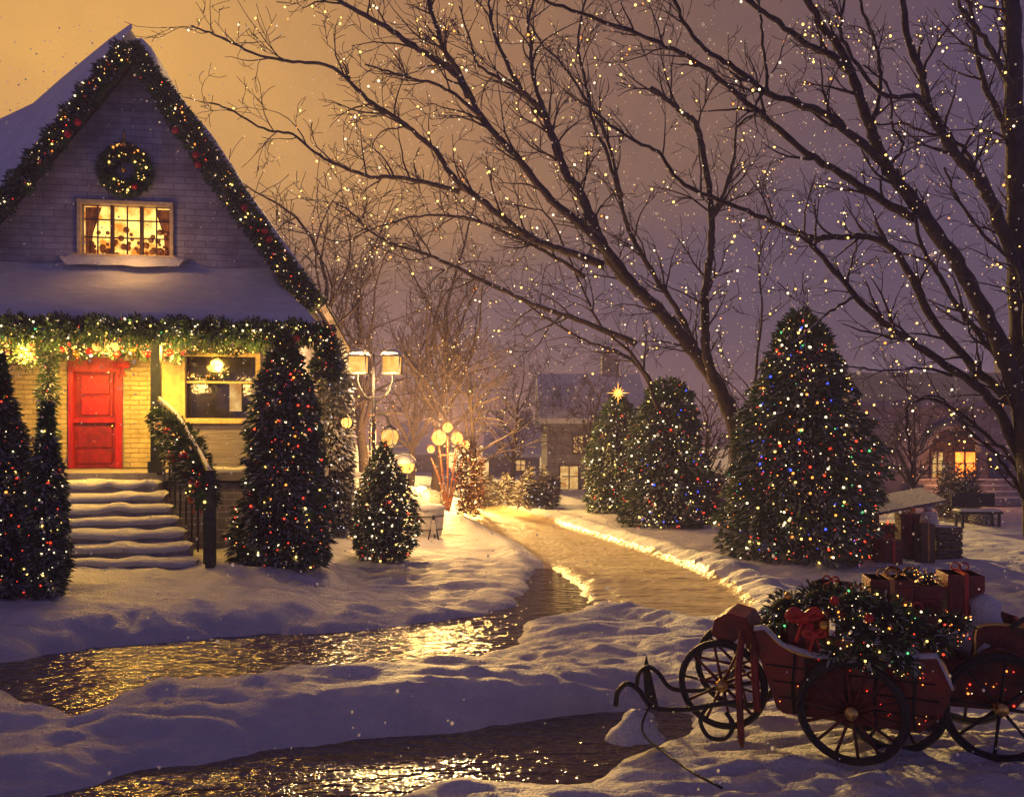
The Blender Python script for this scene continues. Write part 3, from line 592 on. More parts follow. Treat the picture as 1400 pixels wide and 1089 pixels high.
# bow on railing
def bow(label, c, s_, m):
    t = thing('ribbon_bow', tuple(c), label, 'bow')
    for sx in (-1, 1):
        MB().tube(crv([c, c+Vector((sx*.7, -.1, .5))*s_, c+Vector((sx*1.1, 0, .1))*s_, c+Vector((sx*.6, .1, -.2))*s_, c]), [.26*s_]*25, 7).build('loop', M[m], t, smooth=True)
        MB().tube(crv([c, c+Vector((sx*.3, -.1, -.8))*s_, c+Vector((sx*.55, 0, -1.7))*s_]), .13*s_, 6).build('tail', M[m], t, smooth=True)
    MB().ball(c+Vector((0, -.2, 0))*s_, .38*s_).build('knot', M[m], t, smooth=True)
bow('orange red bow tied to the stair railing garland', W3(270, 684, -2.1), .13, 'orange')
bow('red ribbon bow beside the red door frame', W3(166, 500, 2.0), .14, 'ribbon')
bow('small red bow on the porch garland above the column shaped tree', W3(402, 463, -.9), .09, 'ribbon')
# gable wreath
def wreath():
    c = W3(172, 234, WV-.12); q = random.Random(8); t = thing('wreath', tuple(c), 'round evergreen wreath with gold lights above the gable window', 'wreath'); pd = []; A, B = U, Vector((0, 0, 1)); Rw = .40
    for _ in range(4500):
        w = q.uniform(0, 6.283); a = q.uniform(0, 6.283); o = A*math.cos(w)+B*math.sin(w); r_ = .155*q.random()**.5
        pd.append((c+o*Rw+o*math.cos(a)*r_-Vv*(math.sin(a)*r_+.05), (o*math.cos(a)-Vv*math.sin(a))))
    V, Fc = spray_mesh(pd, .09, .013, q); MB().add(V, Fc).build('evergreen_ring', M['needle'], t); MB().torus(c, A, B, Rw, .09, 28, 8).build('ring_frame', M['core'], t)
    lights(t, [c+(A*math.cos(w)+B*math.sin(w))*(Rw+q.uniform(-.12, .15))-Vv*.17 for w in [q.uniform(0, 6.28) for _ in range(46)]], [('gold', 8), ('orange', 1)], .022, r2=q)
    MB().lathe(c+B*(Rw+.10)-Vv*.12, [(.005, -.05), (.08, 0), (.05, .1), (.02, .2), (.035, .24), (.004, .36)], 10).build('finial', M['gold'], t, smooth=True)
    MB().ball(c-Vv*.16-B*.02, .06).build('ornament_ball', M['gold'], t, smooth=True); MB().ball(c-Vv*.2+A*.24-B*.38, .065).build('ornament_ball', M['redball'], t, smooth=True)
wreath()

# ------------------------------------------------------------------ lamps
def plight(px, py, Y, w, col=(1, .55, .2), r=.15, p=None, parent=None, nm='lamp_light'):
    l = bpy.data.lights.new(nm, 'POINT'); l.energy = w; l.color = col; l.shadow_soft_size = r
    o = bpy.data.objects.new(nm, l); COL.objects.link(o); o.location = p if p is not None else P(px, py, Y)
    if parent is not None: o.parent = parent; o.location = o.location-Vector(parent.location)
    return o
def lantern(t, c, w, h):
    c = Vector(c); g = MB(); g.box(c, (w*.86, w*.86, h*.62), taper=1.05); g.build('lantern_glass', E['lamp'], t)
    s = MB()
    for a in (-1, 1):
        for b in (-1, 1): s.tube([c+Vector((a*w*.45, b*w*.45, -h*.34)), c+Vector((a*w*.48, b*w*.48, h*.34))], .018, 5)
    for z in (-.34, .34): s.box(c+Vector((0, 0, h*z)), (w*1.04, w*1.04, .035))
    s.lathe(c+Vector((0, 0, h*.36)), [(w*.62, 0), (w*.4, h*.14), (w*.12, h*.24), (.02, h*.34)], 8); s.build('lantern_cage', M['iron'], t)
    s = MB(); s.lathe(c+Vector((0, 0, h*.385)), [(w*.64, 0), (w*.55, h*.12), (w*.3, h*.24), (.03, h*.3)], 10, .06); s.build('snow_cap', SNOW, t, smooth=True)
# twin lantern post
b = Vector(((511-HX)/F*19.5, 19.5, 0)); b.z = gz(b.x, b.y)
t = thing('street_lamp', tuple(b), 'black lamp post with two square glowing lanterns behind the egg shaped bush', 'street lamp')
topz = P(511, 500, 19.5).z; s = MB(); s.lathe(b, [(.17, 0), (.15, .3), (.07, .4), (.06, 1.2), (.085, 1.3), (.055, 1.4), (.045, topz-b.z-.1), (.02, topz-b.z+.3)], 10); s.build('pole', M['iron'], t, smooth=True)
for px in (490, 536):
    c = P(px, 499, 19.5); MB().tube(crv([(b.x, b.y, topz-.75), (b.x+(c.x-b.x)*.5, b.y, topz-.75), (c.x, c.y, c.z-.42), (c.x, c.y, c.z-.2)]), .028, 6).build('arm', M['iron'], t, smooth=True); lantern(t, c, .44, .62)
    plight(0, 0, 0, 330, p=c+Vector((0, -.5, -.3)), parent=t)
lights(t, [Vector((b.x+rnd.uniform(-.5, .5)*(.2 if z < topz-1 else 1), b.y-.15, z)) for z in [rnd.uniform(b.z+.5, topz-.1) for _ in range(90)]], [('white', 3), ('red', 2), ('gold', 3), ('orange', 3)], .017)
# globe lamps on crooks
def crook_lamp(px, py, Y, r, label, side, w, m='lamp', name='garden_lamp'):
    c = P(px, py, Y); bx = c.x+side*.5; z0 = gz(bx, Y); t = thing(name, (bx, Y, z0), label, 'garden lamp')
    MB().tube(crv([(bx, Y, z0-.1), (bx, Y, c.z+.1), (bx-side*.12, Y, c.z+.5), (c.x+side*.12, Y, c.z+.55), (c.x, Y, c.z+r*1.25)]), .03, 6).build('crook', M['iron'], t, smooth=True)
    MB().lathe(c, [(r*.35, -r*1.05), (r*.75, -r*.75), (r, -.1*r), (r*.9, r*.45), (r*.55, r*.9)], 14).build('globe', E[m], t, smooth=True)
    MB().lathe(c, [(r*.75, r*.75), (r*.7, r*.95), (r*.35, r*1.2), (.02, r*1.4)], 12).build('cap', M['iron'], t, smooth=True)
    s = MB()
    for k in range(6): a = k*math.pi/3; s.tube([c+Vector((math.cos(a)*r*q_, math.sin(a)*r*q_, z)) for q_, z in ((.4, -r*1.05), (.8, -r*.75), (1.04, 0), (.93, r*.5), (.6, r*.9))], .012, 4)
    s.build('cage', M['iron'], t)
    if w: plight(0, 0, 0, w, p=c+Vector((0, -r-.25, 0)), parent=t)
    return t
crook_lamp(533, 597, 20.5, .23, 'round amber hanging lantern right of the twin lantern post', -1, 110)
crook_lamp(474, 577, 18.0, .12, 'small orange hanging lantern beside the frosted evergreen', -1, 30, 'flame')
# low lamp with snow cap
c = P(553, 641, 22.5); z0 = gz(c.x, c.y); t = thing('garden_lamp', (c.x, c.y, z0), 'low snow capped lamp glowing over the snowy bushes', 'garden lamp')
MB().lathe((c.x, c.y, z0), [(.12, 0), (.05, .1), (.05, c.z-z0-.15), (.2, c.z-z0-.1)], 10).build('pole', M['iron'], t); MB().lathe(c, [(.12, -.12), (.25, -.02), (.28, .12), (.2, .2)], 12).build('lamp_shade', E['flame'], t, smooth=True)
MB().lathe(c, [(.33, .16), (.34, .24), (.22, .38), (.03, .44)], 12, .06).build('snow_cap', SNOW, t, smooth=True); plight(0, 0, 0, 16, p=c+Vector((0, -.6, .1)), parent=t)
# copper double torch
b = base_at(612, 700); t = thing('street_lamp', tuple(b), 'copper post with two blazing lamp heads beside the path', 'street lamp'); YT = b.y
for px, py, r in ((600, 598, .27), (625, 599, .22), (589, 614, .14), (637, 608, .15), (612, 584, .18)):
    c = P(px, py, YT); MB().tube(crv([b+Vector((0, 0, -.1)), P((px+612)/2, 655, YT), c+Vector((0, 0, -.3))]), [.045]*12+[.03], 7).build('pole', M['copper'], t, smooth=True)
    MB().lathe(c, [(r*.3, -r), (r*.8, -r*.6), (r, 0), (r*.75, r*.6), (r*.2, r)], 12, .12, px).build('lamp_head', E['flame'], t, smooth=True)
    s = MB()
    for k in range(7): a = k*2*math.pi/7; s.tube([c+Vector((math.cos(a)*r*.35, math.sin(a)*r*.35, -r)), c+Vector((math.cos(a)*r*1.08, math.sin(a)*r*1.08, 0)), c+Vector((math.cos(a)*r*.5, math.sin(a)*r*.5, r*1.1))], .016, 4)
    s.build('cage', M['copper'], t)
MB().tube([P(602, 622, YT), P(624, 622, YT)], .03, 6).build('cross_arm', M['copper'], t)
plight(0, 0, 0, 3000, p=P(606, 588, YT-1.4), r=.3, parent=t, col=(1, .53, .13))
lights(t, [b+Vector((rnd.gauss(.3, .25), -.2, rnd.uniform(.1, 2.6))) for _ in range(60)], [('orange', 4), ('red', 2), ('gold', 4)], .025)

# porch lights (the bulbs above the door)
t = thing('porch_light', tuple(W3(146, 462, 1.3)), 'bright glowing lamp cluster on the porch ceiling above the door', 'porch light')
for px, py in ((146, 470), (132, 474), (158, 473)):
    c = W3(px, py, .75); MB().ball(c, .085).build('bulb', E['flame'], t, smooth=True)
c = W3(146, 462, .75); MB().lathe(c, [(.12, -.02), (.1, .06), (.02, .12)], 10).build('ceiling_cup', M['brass'], t)
for px, py, w in ((148, 476, 330), (240, 478, 170), (34, 476, 300)): plight(0, 0, 0, w, (1, .53, .06), .12, p=W3(px, py, .55), parent=t)
for px in (-40, 60, 150, 240, 330): plight(0, 0, 0, 55, (1, .54, .12), .1, p=W3(px, 494, -1.0), parent=t, nm='eave_fill_light')  # unseen fill lights added below the eave garland to warm steps and lawn
plight(0, 0, 0, 26, (1, .5, .14), .2, p=W3(172, 330, WV-.9), parent=t, nm='window_glow')
# ------------------------------------------------------------------ bare trees
def limb_tree(name, label, limbs, Y0, trunk_id, twn, twl, bulbs, seed, sway=1.6, cols=None, br=.02, rmin=.011):
    q = random.Random(seed); first = limbs[trunk_id][0]; b = P(first[0][0], first[0][1], Y0); b.z = gz(b.x, b.y)-.1
    t = thing(name, tuple(b), label, 'tree', 'bare trees strung with lights'); tr = MB(); br_m = MB(); tips = []
    for li, (pts, w0, w1, dy) in enumerate(limbs):
        n = len(pts); P3 = []
        for i, (x, y) in enumerate(pts):
            f = i/(n-1); P3.append(P(x, y, Y0+dy[0]+(dy[1]-dy[0])*f+.12*math.sin(i*2.1+li)))
        C = crv(P3, 6); m = len(C)
        C = [p+Vector((q.uniform(-1, 1), q.uniform(-1, 1), q.uniform(-1, 1)))*.018 for p in C]
        rad = [max(rmin, (w0+(w1-w0)*(i/(m-1))**.7)*.40/F*Y0*(1+.08*math.sin(i*1.7+li))) for i in range(m)]
        (tr if li == trunk_id else br_m).tube(C, rad, 9 if w0 > 9 else 6)
        L = sum((a-c_).length for a, c_ in zip(C, C[1:]))
        for _ in range(int(twn*L)):
            i = q.randrange(int(m*(.30 if li == trunk_id else .08)), m-1); d = (C[i+1]-C[i]).normalized()
            ang = q.uniform(.35, 1.0)*q.choice((-1, 1)); d2 = Matrix.Rotation(ang, 3, Vector((q.gauss(0, .35), 1, q.gauss(0, .35))).normalized()) @ d
            d2 = (d2+Vector((-.15, 0, .12))).normalized(); grow(br_m, C[i], d2, twl*q.uniform(.5, 1.2), min(rad[i]*.55, .028), 2, q, tips, rmin*.55)
        tips += [C[i] for i in range(m) if q.random() < .35]
    tr.build('trunk', M['bark'], t, smooth=True); br_m.build('branches', M['bark'], t, smooth=True)
    sel = [p+Vector((q.gauss(0, .05), q.gauss(0, .05), q.gauss(0, .05)-.02)) for p in q.sample(tips, min(bulbs, len(tips)))]
    lights(t, sel, cols or [('gold', 10), ('white', 6), ('orange', 1)], br, r2=q); return t
def grow(mb, p, d, L, r, depth, q, tips, rm=.006):
    n = 6; pts = [p]; rr = [r]; dd = d.copy(); bend = Vector((q.uniform(-.25, .25), q.uniform(-.2, .2), q.uniform(-.08, .22)))
    for i in range(n):
        dd = (dd+bend*.6+Vector((q.uniform(-.25, .25), q.uniform(-.22, .22), q.uniform(-.25, .25)))).normalized(); pts.append(pts[-1]+dd*L/n); rr.append(max(rm, r*(1-.75*(i+1)/n)))
    mb.tube(pts, rr, 4 if r < .02 else 5, cap=False); tips += pts[2:]
    if depth > 0:
        for _ in range(q.choice((2, 3, 3))):
            i = q.randint(1, n-1); d2 = Matrix.Rotation(q.uniform(.4, .95)*q.choice((-1, 1)), 3, Vector((q.gauss(0, .4), 1, q.gauss(0, .4))).normalized()) @ (pts[i+1]-pts[i]).normalized()
            grow(mb, pts[i], d2, L*q.uniform(.4, .7), max(rm, rr[i]*.6), depth-1, q, tips, rm)
T2 = [
 ([(1012, 760), (1010, 640), (1006, 585), (985, 535), (955, 488), (922, 448), (885, 408), (852, 378), (826, 338), (805, 290), (789, 257), (775, 239), (760, 200), (742, 150)], 34, 11, (0, -.6)),
 ([(742, 150), (712, 121), (690, 80), (672, 33), (668, -20)], 10, 4, (-.6, -1)),
 ([(868, 392), (826, 339), (785, 300), (753, 272), (705, 213), (657, 158), (628, 99), (606, 66), (587, 0), (580, -30)], 19, 5, (-.3, -1.6)),
 ([(826, 362), (780, 345), (731, 327), (664, 279), (620, 242), (595, 206), (547, 165), (503, 136), (455, 92), (400, 84), (355, 76), (300, 50), (262, 36)], 16, 3, (.2, 1.8)),
 ([(657, 158), (639, 143), (602, 118), (547, 103), (499, 88)], 8, 3, (-1.2, -.4)),
 ([(640, 130), (620, 99), (565, 62), (521, 33), (462, 0), (430, -20)], 13, 6, (-1.2, .4)),
 ([(800, 378), (760, 352), (712, 327), (660, 305), (639, 298), (602, 294), (558, 298), (503, 316), (470, 330), (430, 322), (380, 312)], 9, 2, (.4, 2.4)),
 ([(628, 261), (584, 250), (540, 242), (507, 242), (470, 228), (437, 213), (400, 184), (360, 176), (315, 150), (285, 140)], 10, 3, (1, 2.2)),
 ([(870, 470), (800, 440), (740, 420), (687, 397), (620, 364), (576, 345), (540, 335), (507, 316), (480, 290), (455, 275)], 12, 3, (1, 3)),
 ([(985, 535), (968, 495), (964, 450), (964, 400), (972, 340), (972, 280), (960, 200), (950, 168), (933, 154), (915, 138), (890, 120)], 19, 6, (-.2, -1.2)),
 ([(972, 300), (990, 262), (1004, 210), (1010, 170), (1050, 150)], 8, 3, (-.6, -1.6)),
 ([(955, 488), (930, 430), (890, 370), (862, 320), (850, 280), (830, 210), (812, 170), (800, 110), (790, 60), (800, 0)], 11, 4, (.4, 1.4)),
 ([(850, 270), (826, 180), (770, 90), (740, 60), (720, 20)], 7, 3, (.9, 1.3)),
 ([(742, 150), (728, 100), (726, 60), (722, 30), (735, -20)], 9, 4, (-.6, -.2)),
 ([(775, 238), (748, 165), (700, 118), (655, 90), (645, 62), (628, 10)], 9, 3, (-.5, .5)),
 ([(890, 520), (860, 480), (822, 445), (790, 380), (753, 300), (725, 285), (690, 278)], 8, 2, (1.6, 2.4)),
 ([(1006, 585), (1030, 540), (1036, 480), (1042, 420), (1038, 350), (1056, 300), (1045, 250)], 7, 2, (1, 2)),
 ([(900, 560), (880, 510), (845, 480), (800, 465), (740, 430), (700, 400), (660, 385), (600, 380)], 8, 2, (2, 4)),
]
limb_tree('bare_tree', 'bare dark tree sweeping up left from behind the large wide Christmas tree', T2, 19.0, 0, 2.2, 1.5, 900, 51, br=.023, rmin=.013)
T1 = [
 ([(1432, 830), (1420, 700), (1404, 560), (1396, 430), (1392, 300), (1388, 180), (1384, 60), (1381, -40)], 60, 24, (0, 0)),
 ([(1420, 690), (1395, 560), (1366, 470), (1326, 390), (1297, 342), (1242, 268), (1212, 228), (1190, 176), (1172, 121), (1150, 70), (1120, 28), (1085, -30)], 34, 10, (-.1, -.8)),
 ([(1212, 226), (1150, 173), (1109, 147), (1054, 129), (1003, 92), (966, 70), (940, 36), (915, -10)], 15, 5, (-.5, -1.4)),
 ([(1166, 100), (1140, 78), (1106, 62), (1058, 26), (1021, 0), (985, -25)], 14, 6, (-.7, -.4)),
 ([(1252, 300), (1190, 264), (1135, 228), (1098, 206), (1047, 162), (995, 118), (959, 88), (900, 59), (850, 38), (770, 10), (720, -10)], 15, 5, (-.4, .8)),
 ([(1395, 560), (1330, 500), (1272, 430), (1235, 360), (1201, 327), (1165, 322), (1117, 325), (1076, 312), (1010, 283), (937, 253), (900, 209), (862, 190), (810, 150)], 17, 5, (.2, 1.2)),
 ([(1410, 420), (1359, 286), (1341, 250), (1304, 209), (1275, 158), (1260, 103), (1242, 55), (1230, -20)], 24, 9, (0, -.8)),
 ([(1398, 240), (1370, 165), (1348, 121), (1333, 55), (1322, -20)], 15, 6, (0, .5)),
 ([(1400, 640), (1364, 558), (1327, 521), (1272, 484), (1217, 448), (1166, 400), (1120, 345), (1092, 320)], 19, 7, (.1, -.8)),
 ([(1408, 600), (1375, 510), (1345, 466), (1310, 420), (1280, 370), (1258, 330), (1240, 262), (1225, 232)], 14, 5, (.3, .6)),
 ([(1415, 720), (1390, 640), (1355, 600), (1300, 556), (1270, 545), (1240, 560), (1245, 620), (1248, 668)], 10, 3, (.5, 1.2)),
 ([(1412, 700), (1385, 655), (1360, 620), (1327, 590), (1305, 560), (1275, 540), (1252, 548)], 9, 3, (.1, .5)),
 ([(1166, 405), (1130, 430), (1098, 458), (1080, 470)], 6, 2, (-.6, -1.4)),
 ([(1300, 512), (1260, 503), (1210, 506), (1165, 502), (1120, 492)], 6, 2, (0, -1)),
 ([(1275, 158), (1250, 132), (1205, 128), (1160, 70), (1150, 30), (1160, -20)], 10, 4, (-.6, -1)),
 ([(1340, 250), (1315, 200), (1270, 182), (1230, 168), (1190, 172)], 8, 3, (-.3, .4)),
 ([(1190, 176), (1203, 130), (1200, 70), (1178, 10), (1170, -20)], 8, 4, (-.7, -.3)),
 ([(1384, 120), (1350, 60), (1320, 20), (1300, -20)], 12, 5, (0, -.6)),
 ([(1212, 228), (1235, 200), (1220, 170), (1216, 120), (1180, 90)], 6, 3, (-.5, -1.1)),
 ([(1050, 128), (1044, 70), (1040, 20), (1030, -20)], 6, 3, (-1, -1)),
 ([(1400, 500), (1396, 380), (1345, 320), (1310, 270), (1290, 230)], 9, 3, (-.3, -1.2)),
]
limb_tree('bare_tree', 'thick dark bare tree at the right edge reaching over the lawn', T1, 13.0, 0, 2.0, 1.0, 760, 52, br=.0155, rmin=.0085)
# whole procedural bare trees further back
def back_tree(px, py, topy, seed, label, lean=0., nb=0, cols=None, spread=.8, m='bark2'):
    b = base_at(px, py); Hh = CH-(topy-HY)/F*b.y-b.z; q = random.Random(seed); t = thing('bare_tree', tuple(b), label, 'tree', 'bare trees in the distance')
    tr = MB(); br_ = MB(); tips = []; n = 9; pts = [b+Vector((0, 0, -.1))]; d = Vector((lean, 0, 1)).normalized()
    for i in range(n): d = (d+Vector((q.uniform(-.12, .12), q.uniform(-.1, .1), .05))).normalized(); pts.append(pts[-1]+d*Hh*.62/n)
    r0 = Hh*.019; rr = [r0*(1-.7*i/n) for i in range(n+1)]; tr.tube(pts, rr, 7)
    for k in range(int(11*spread+8)):
        i = q.randint(3, n-1); dd = Matrix.Rotation(q.uniform(.3, .9)*q.choice((-1, 1)), 3, Vector((q.gauss(0, .8), 1, 0)).normalized()) @ Vector((lean, 0, 1)).normalized()
        grow(br_, pts[i], dd, Hh*q.uniform(.25, .5)*spread, rr[i]*.6, 3, q, tips, .010)
    grow(br_, pts[-1], d, Hh*.4, rr[-1], 3, q, tips, .010)
    tr.build('trunk', M[m], t, smooth=True); br_.build('branches', M[m], t, smooth=True)
    if nb: lights(t, q.sample(tips, min(nb, len(tips))), cols or [('white', 3), ('gold', 2)], .022, r2=q)
for a in [(432, 690, 200, 61, 'bare tree just right of the house roof edge', .05, 60), (596, 690, 250, 62, 'bare tree standing behind the blazing copper lamp', -.08, 40), (642, 694, 420, 63, 'many stemmed bare tree just right of the copper lamp', .12, 60),
          (500, 676, 240, 64, 'slender bare tree behind the twin lantern post', -.05, 30), (700, 672, 470, 65, 'faint bare tree above the frosted hedge', 0, 0), (975, 705, 480, 66, 'thin bare tree between the two clusters of Christmas trees', .04, 30),
          (1248, 705, 500, 67, 'thin bare tree in front of the dark building wall', 0, 30), (820, 676, 480, 68, 'bare tree behind the starred evergreen', -.2, 0), (560, 672, 380, 69, 'faint bare tree between the lamps', .1, 20), (745, 668, 500, 70, 'faint bare tree left of the far house', .1, 0)]:
    back_tree(a[0], a[1], a[2], a[3], a[4], a[5], a[6])
# star on slim evergreen
def star():
    c = P(845, 537, 24.6); t = thing('tree_star', tuple(c), 'bright golden star on the tip of the slim evergreen', 'star'); s = MB()
    for k in range(12):
        a = k*math.pi/6; L = .36 if k % 3 == 0 else .22; s.add([c+Vector((math.cos(a+.26)*.08, .0, math.sin(a+.26)*.08)), c+Vector((math.cos(a-.26)*.08, 0, math.sin(a-.26)*.08)), c+Vector((math.cos(a)*L, 0, math.sin(a)*L)), c+Vector((0, -.07, 0)), c+Vector((0, .07, 0))], [(0, 2, 3), (2, 1, 3), (2, 0, 4), (1, 2, 4)])
    s.build('rays', E['flame'], t); MB().ball(c, .11).build('centre', E['flame'], t, smooth=True)
star()

# ------------------------------------------------------------------ buildings beyond
def far_house(name, label, x0, x1, ybase, Y, eave, ridge, wins, m='farwall', depth=8, door=None):
    a = P(x0, ybase, Y); b = P(x1, ybase, Y); z0 = gz(a.x, Y)-.2; ze = P(0, eave, Y).z; zr = P(0, ridge, Y).z
    t = thing(name, (a.x, Y, z0), label, 'building'); s = MB(); w = b.x-a.x
    s.box(((a.x+b.x)/2, Y+depth/2, (z0+ze)/2), (w, depth, ze-z0)); s.prism([(a.y, ze-.01), (a.y+depth, ze-.01), (a.y+depth/2, zr-.1)], NY, NZ, NX, (a.x+.02, 0, 0), w-.04); s.build('wall', M[m], t)
    s = MB(); s.prism([(Y-.5, ze-.15), (Y+depth/2, zr), (Y+depth+.5, ze-.15), (Y+depth+.5, ze+.1), (Y+depth/2, zr+.3), (Y-.5, ze+.1)], NY, NZ, NX, (a.x-.4, 0, 0), w+.8); rf = s.build('roof', M['plaster'] if name == 'hall' else SNOW, t)  # hall roof shares the haze-tinted wall colour to blend into the sky
    cx = a.x+w*.75; s = MB(); s.box((cx, Y+depth/2, zr+.5), (.9, .7, 1.6)); s.build('chimney', M[m], rf)
    for (p0, q0, p1, q1, mm) in wins:
        A, B = P(p0, q0, Y), P(p1, q1, Y); s = MB(); fbox(s, A.x, B.z, B.x, A.z, Y-.02, .05); wn = s.build('window', E[mm] if mm in E else M[mm], t)
        s = MB(); k = .07; fbox(s, A.x-k, B.z-k, A.x, A.z+k, Y-.06, .1); fbox(s, B.x, B.z-k, B.x+k, A.z+k, Y-.06, .1); fbox(s, A.x, A.z, B.x, A.z+k, Y-.06, .1); fbox(s, A.x, B.z-k, B.x, B.z, Y-.06, .1)
        fbox(s, (A.x+B.x)/2-.03, B.z, (A.x+B.x)/2+.03, A.z, Y-.055, .03); fbox(s, A.x, (A.z*.55+B.z*.45)-.025, B.x, (A.z*.55+B.z*.45)+.025, Y-.057, .03); s.build('window_frame', M['brown'], wn)
    return t, z0
far_house('house', 'distant clapboard house with small lit windows left of the starred evergreen', 748, 880, 680, 40, 575, 510, [(766, 637, 790, 668, 'windowy'), (784, 596, 797, 618, 'windowy')])
far_house('house', 'faint far house with one dim lit window above the hedge', 668, 738, 672, 56, 622, 585, [(706, 629, 718, 643, 'windowy')])
far_house('house', 'faint far house between the lanterns and the copper lamp', 545, 600, 672, 52, 618, 580, [(560, 640, 570, 650, 'windowy')])
t, z0 = far_house('hall', 'large dark violet hall with arched doorway and orange windows', 1172, 1600, 720, 30, 552, 505, [(1273, 618, 1288, 652, 'windowy'), (1304, 618, 1332, 652, 'ember')], 'plaster', 10)
c = P(1300, 618, 30); s = MB(); s.torus(c+Vector((0, -.1, 0)), (1, 0, 0), (0, 0, 1), 1.0, .13, 18, 8, (0, math.pi)); s.build('arch', M['stone'], t)
s = MB(); s.prism([(math.cos(w)*.88, math.sin(w)*.88) for w in [math.pi*i/14 for i in range(15)]], NX, NZ, NY, (c.x, c.y-.04, c.z+.02), .03); s.build('arch_panel', M['brown'], t)
s = MB(); A, B = P(1289, 618, 30), P(1303, 690, 30); fbox(s, A.x, z0, B.x, A.z, 29.95, .08); dr_ = s.build('door', M['brown'], t); MB().ball((B.x-.08, 29.88, z0+1.3), .04).build('door_handle', M['brass'], dr_)
for k in range(4):
    s = MB(); s.box((P(1345, 0, 29).x, 29.7-.35*k, z0+.2+(.85-.2*k)/2), (4.2, .35, .85-.2*k)); st = s.build('front_step', M['step'], t); MB().box((P(1345, 0, 29).x, 29.7-.35*k, z0+.2+.85-.2*k+.03), (4.1, .33, .06)).build('step_snow', SNOW, st, bevel=.02)
plight(0, 0, 0, 60, (1, .35, .08), .3, p=P(1310, 640, 28.6), parent=t, nm='window_glow')
s = MB(); s.box(P(1365, 652, 29.93), (.7, .05, 1.6)); s.build('window', M['glass'], t)

# hedge with icicle lights
def hedge(x0, x1, py, top, label, seed, n=5000, nb=140, dp=.5, leaf='hedge', cols=None):
    q = random.Random(seed); a, b = base_at(x0, py), base_at(x1, py); h = CH-(top-HY)/F*a.y-a.z; t = thing('hedge', tuple(a), label, 'hedge'); pd = []
    for _ in range(n):
        f = q.random(); p = a.lerp(b, f); hh = h*(.7+.35*math.sin(f*23+seed)*math.sin(f*7)+.15*q.random()); z = q.random()**.8
        pd.append((p+Vector((0, q.uniform(-dp, dp)*math.sqrt(max(0, 1-z*z*.6)), hh*z)), Vector((q.uniform(-1, 1), q.uniform(-1, 0), q.uniform(-.2, 1)))))
    V, Fc = spray_mesh(pd, .24, .02, q); MB().add(V, Fc).build('twigs', M[leaf], t)
    lights(t, [p+Vector((0, -.05, 0)) for p, d in q.sample(pd, nb)], cols or [('white', 5), ('cool', 2)], .022, r2=q)
hedge(655, 712, 690, 655, 'low frosted hedge with lights at the far end of the path', 71)
hedge(712, 762, 692, 645, 'frosted hedge of hanging white lights nearer the far house', 72)
hedge(1288, 1330, 712, 640, 'frosted shrub standing below the orange windows', 73, 3500, 40)
hedge(930, 990, 716, 640, 'dark brush with red lights between the Christmas trees', 74, 3000, 60, cols=[('red', 3), ('orange', 3), ('white', 3)])
hedge(625, 660, 706, 600, 'tangle of lit twigs around the copper lamp', 75, 1500, 90, leaf='copper', cols=[('orange', 3), ('gold', 4), ('white', 3)])
def snow_bush(px, py, r_, seed, label):
    b = base_at(px, py); q = random.Random(seed); t = thing('snowy_bush', tuple(b), label, 'bush', 'snow covered bushes'); s = MB(); R0 = r_/F*b.y
    for k in range(9): s.lathe(b+Vector((q.uniform(-.6, .6)*R0, q.uniform(-.5, .3)*R0, 0)), [(R0*.5, 0), (R0*.62, R0*.35), (R0*.55, R0*.8*q.uniform(.8, 1.2)), (R0*.3, R0*1.15), (.02, R0*1.25)], 11, .14, seed+k)
    s.build('snow_load', SNOW, t, smooth=True); pd = [(b+Vector((R0*1.0*math.cos(w)*f, R0*.9*math.sin(w)*f, q.uniform(0, R0*1.1))), Vector((math.cos(w), math.sin(w), .4))) for w, f in [(q.uniform(0, 6.28), q.uniform(.6, 1.05)) for _ in range(700)]]
    V, Fc = spray_mesh(pd, .14, .012, q); MB().add(V, Fc).build('twigs', M['bark2'], t)
snow_bush(562, 694, 24, 81, 'snow covered bush behind the white planter'); snow_bush(590, 690, 17, 82, 'snow covered bush left of the copper lamp'); snow_bush(440, 700, 22, 83, 'snowy bush beside the white garden table'); snow_bush(500, 688, 18, 84, 'snowy bush behind the lamp post')
snow_bush(1340, 716, 15, 85, 'small snowy bush at the foot of the hall steps')
# white planter / trough and table
b = base_at(584, 735); t = thing('planter', tuple(b), 'white painted barrel planter capped with snow beside the egg shaped bush', 'planter'); MB().lathe(b+Vector((0, .35, 0)), [(.33, 0), (.40, .35), (.42, .72), (.38, .74)], 18).build('barrel', M['white'], t)
MB().lathe(b+Vector((0, .35, .70)), [(.43, 0), (.46, .06), (.36, .13), (.05, .17)], 18, .04).build('snow_cap', SNOW, t, smooth=True)
s = MB(); s.torus(b+Vector((0, .35, .2)), (1, 0, 0), (0, 1, 0), .375, .015, 24, 5); s.torus(b+Vector((0, .35, .55)), (1, 0, 0), (0, 1, 0), .42, .015, 24, 5); s.build('hoop', M['iron'], t)
b = base_at(592, 738); t = thing('easel_sign', tuple(b), 'small dark folding stand leaning by the white planter', 'stand'); s = MB()
for dx in (-.12, .14): s.tube([b+Vector((dx, 0, 0)), b+Vector((.0, .1, .62))], .02, 5)
s.tube([b+Vector((0, .4, 0)), b+Vector((0, .1, .62))], .02, 5); s.build('leg', M['iron'], t); MB().prism([(-.1, .15), (.11, .15), (.04, .5), (-.03, .5)], NX, NZ, NY, b+Vector((0, .03, 0)), .02).build('board', M['sack'], t)
b = base_at(474, 706); t = thing('garden_table', tuple(b), 'small white garden table frame between the two lit bushes', 'table'); k = .42
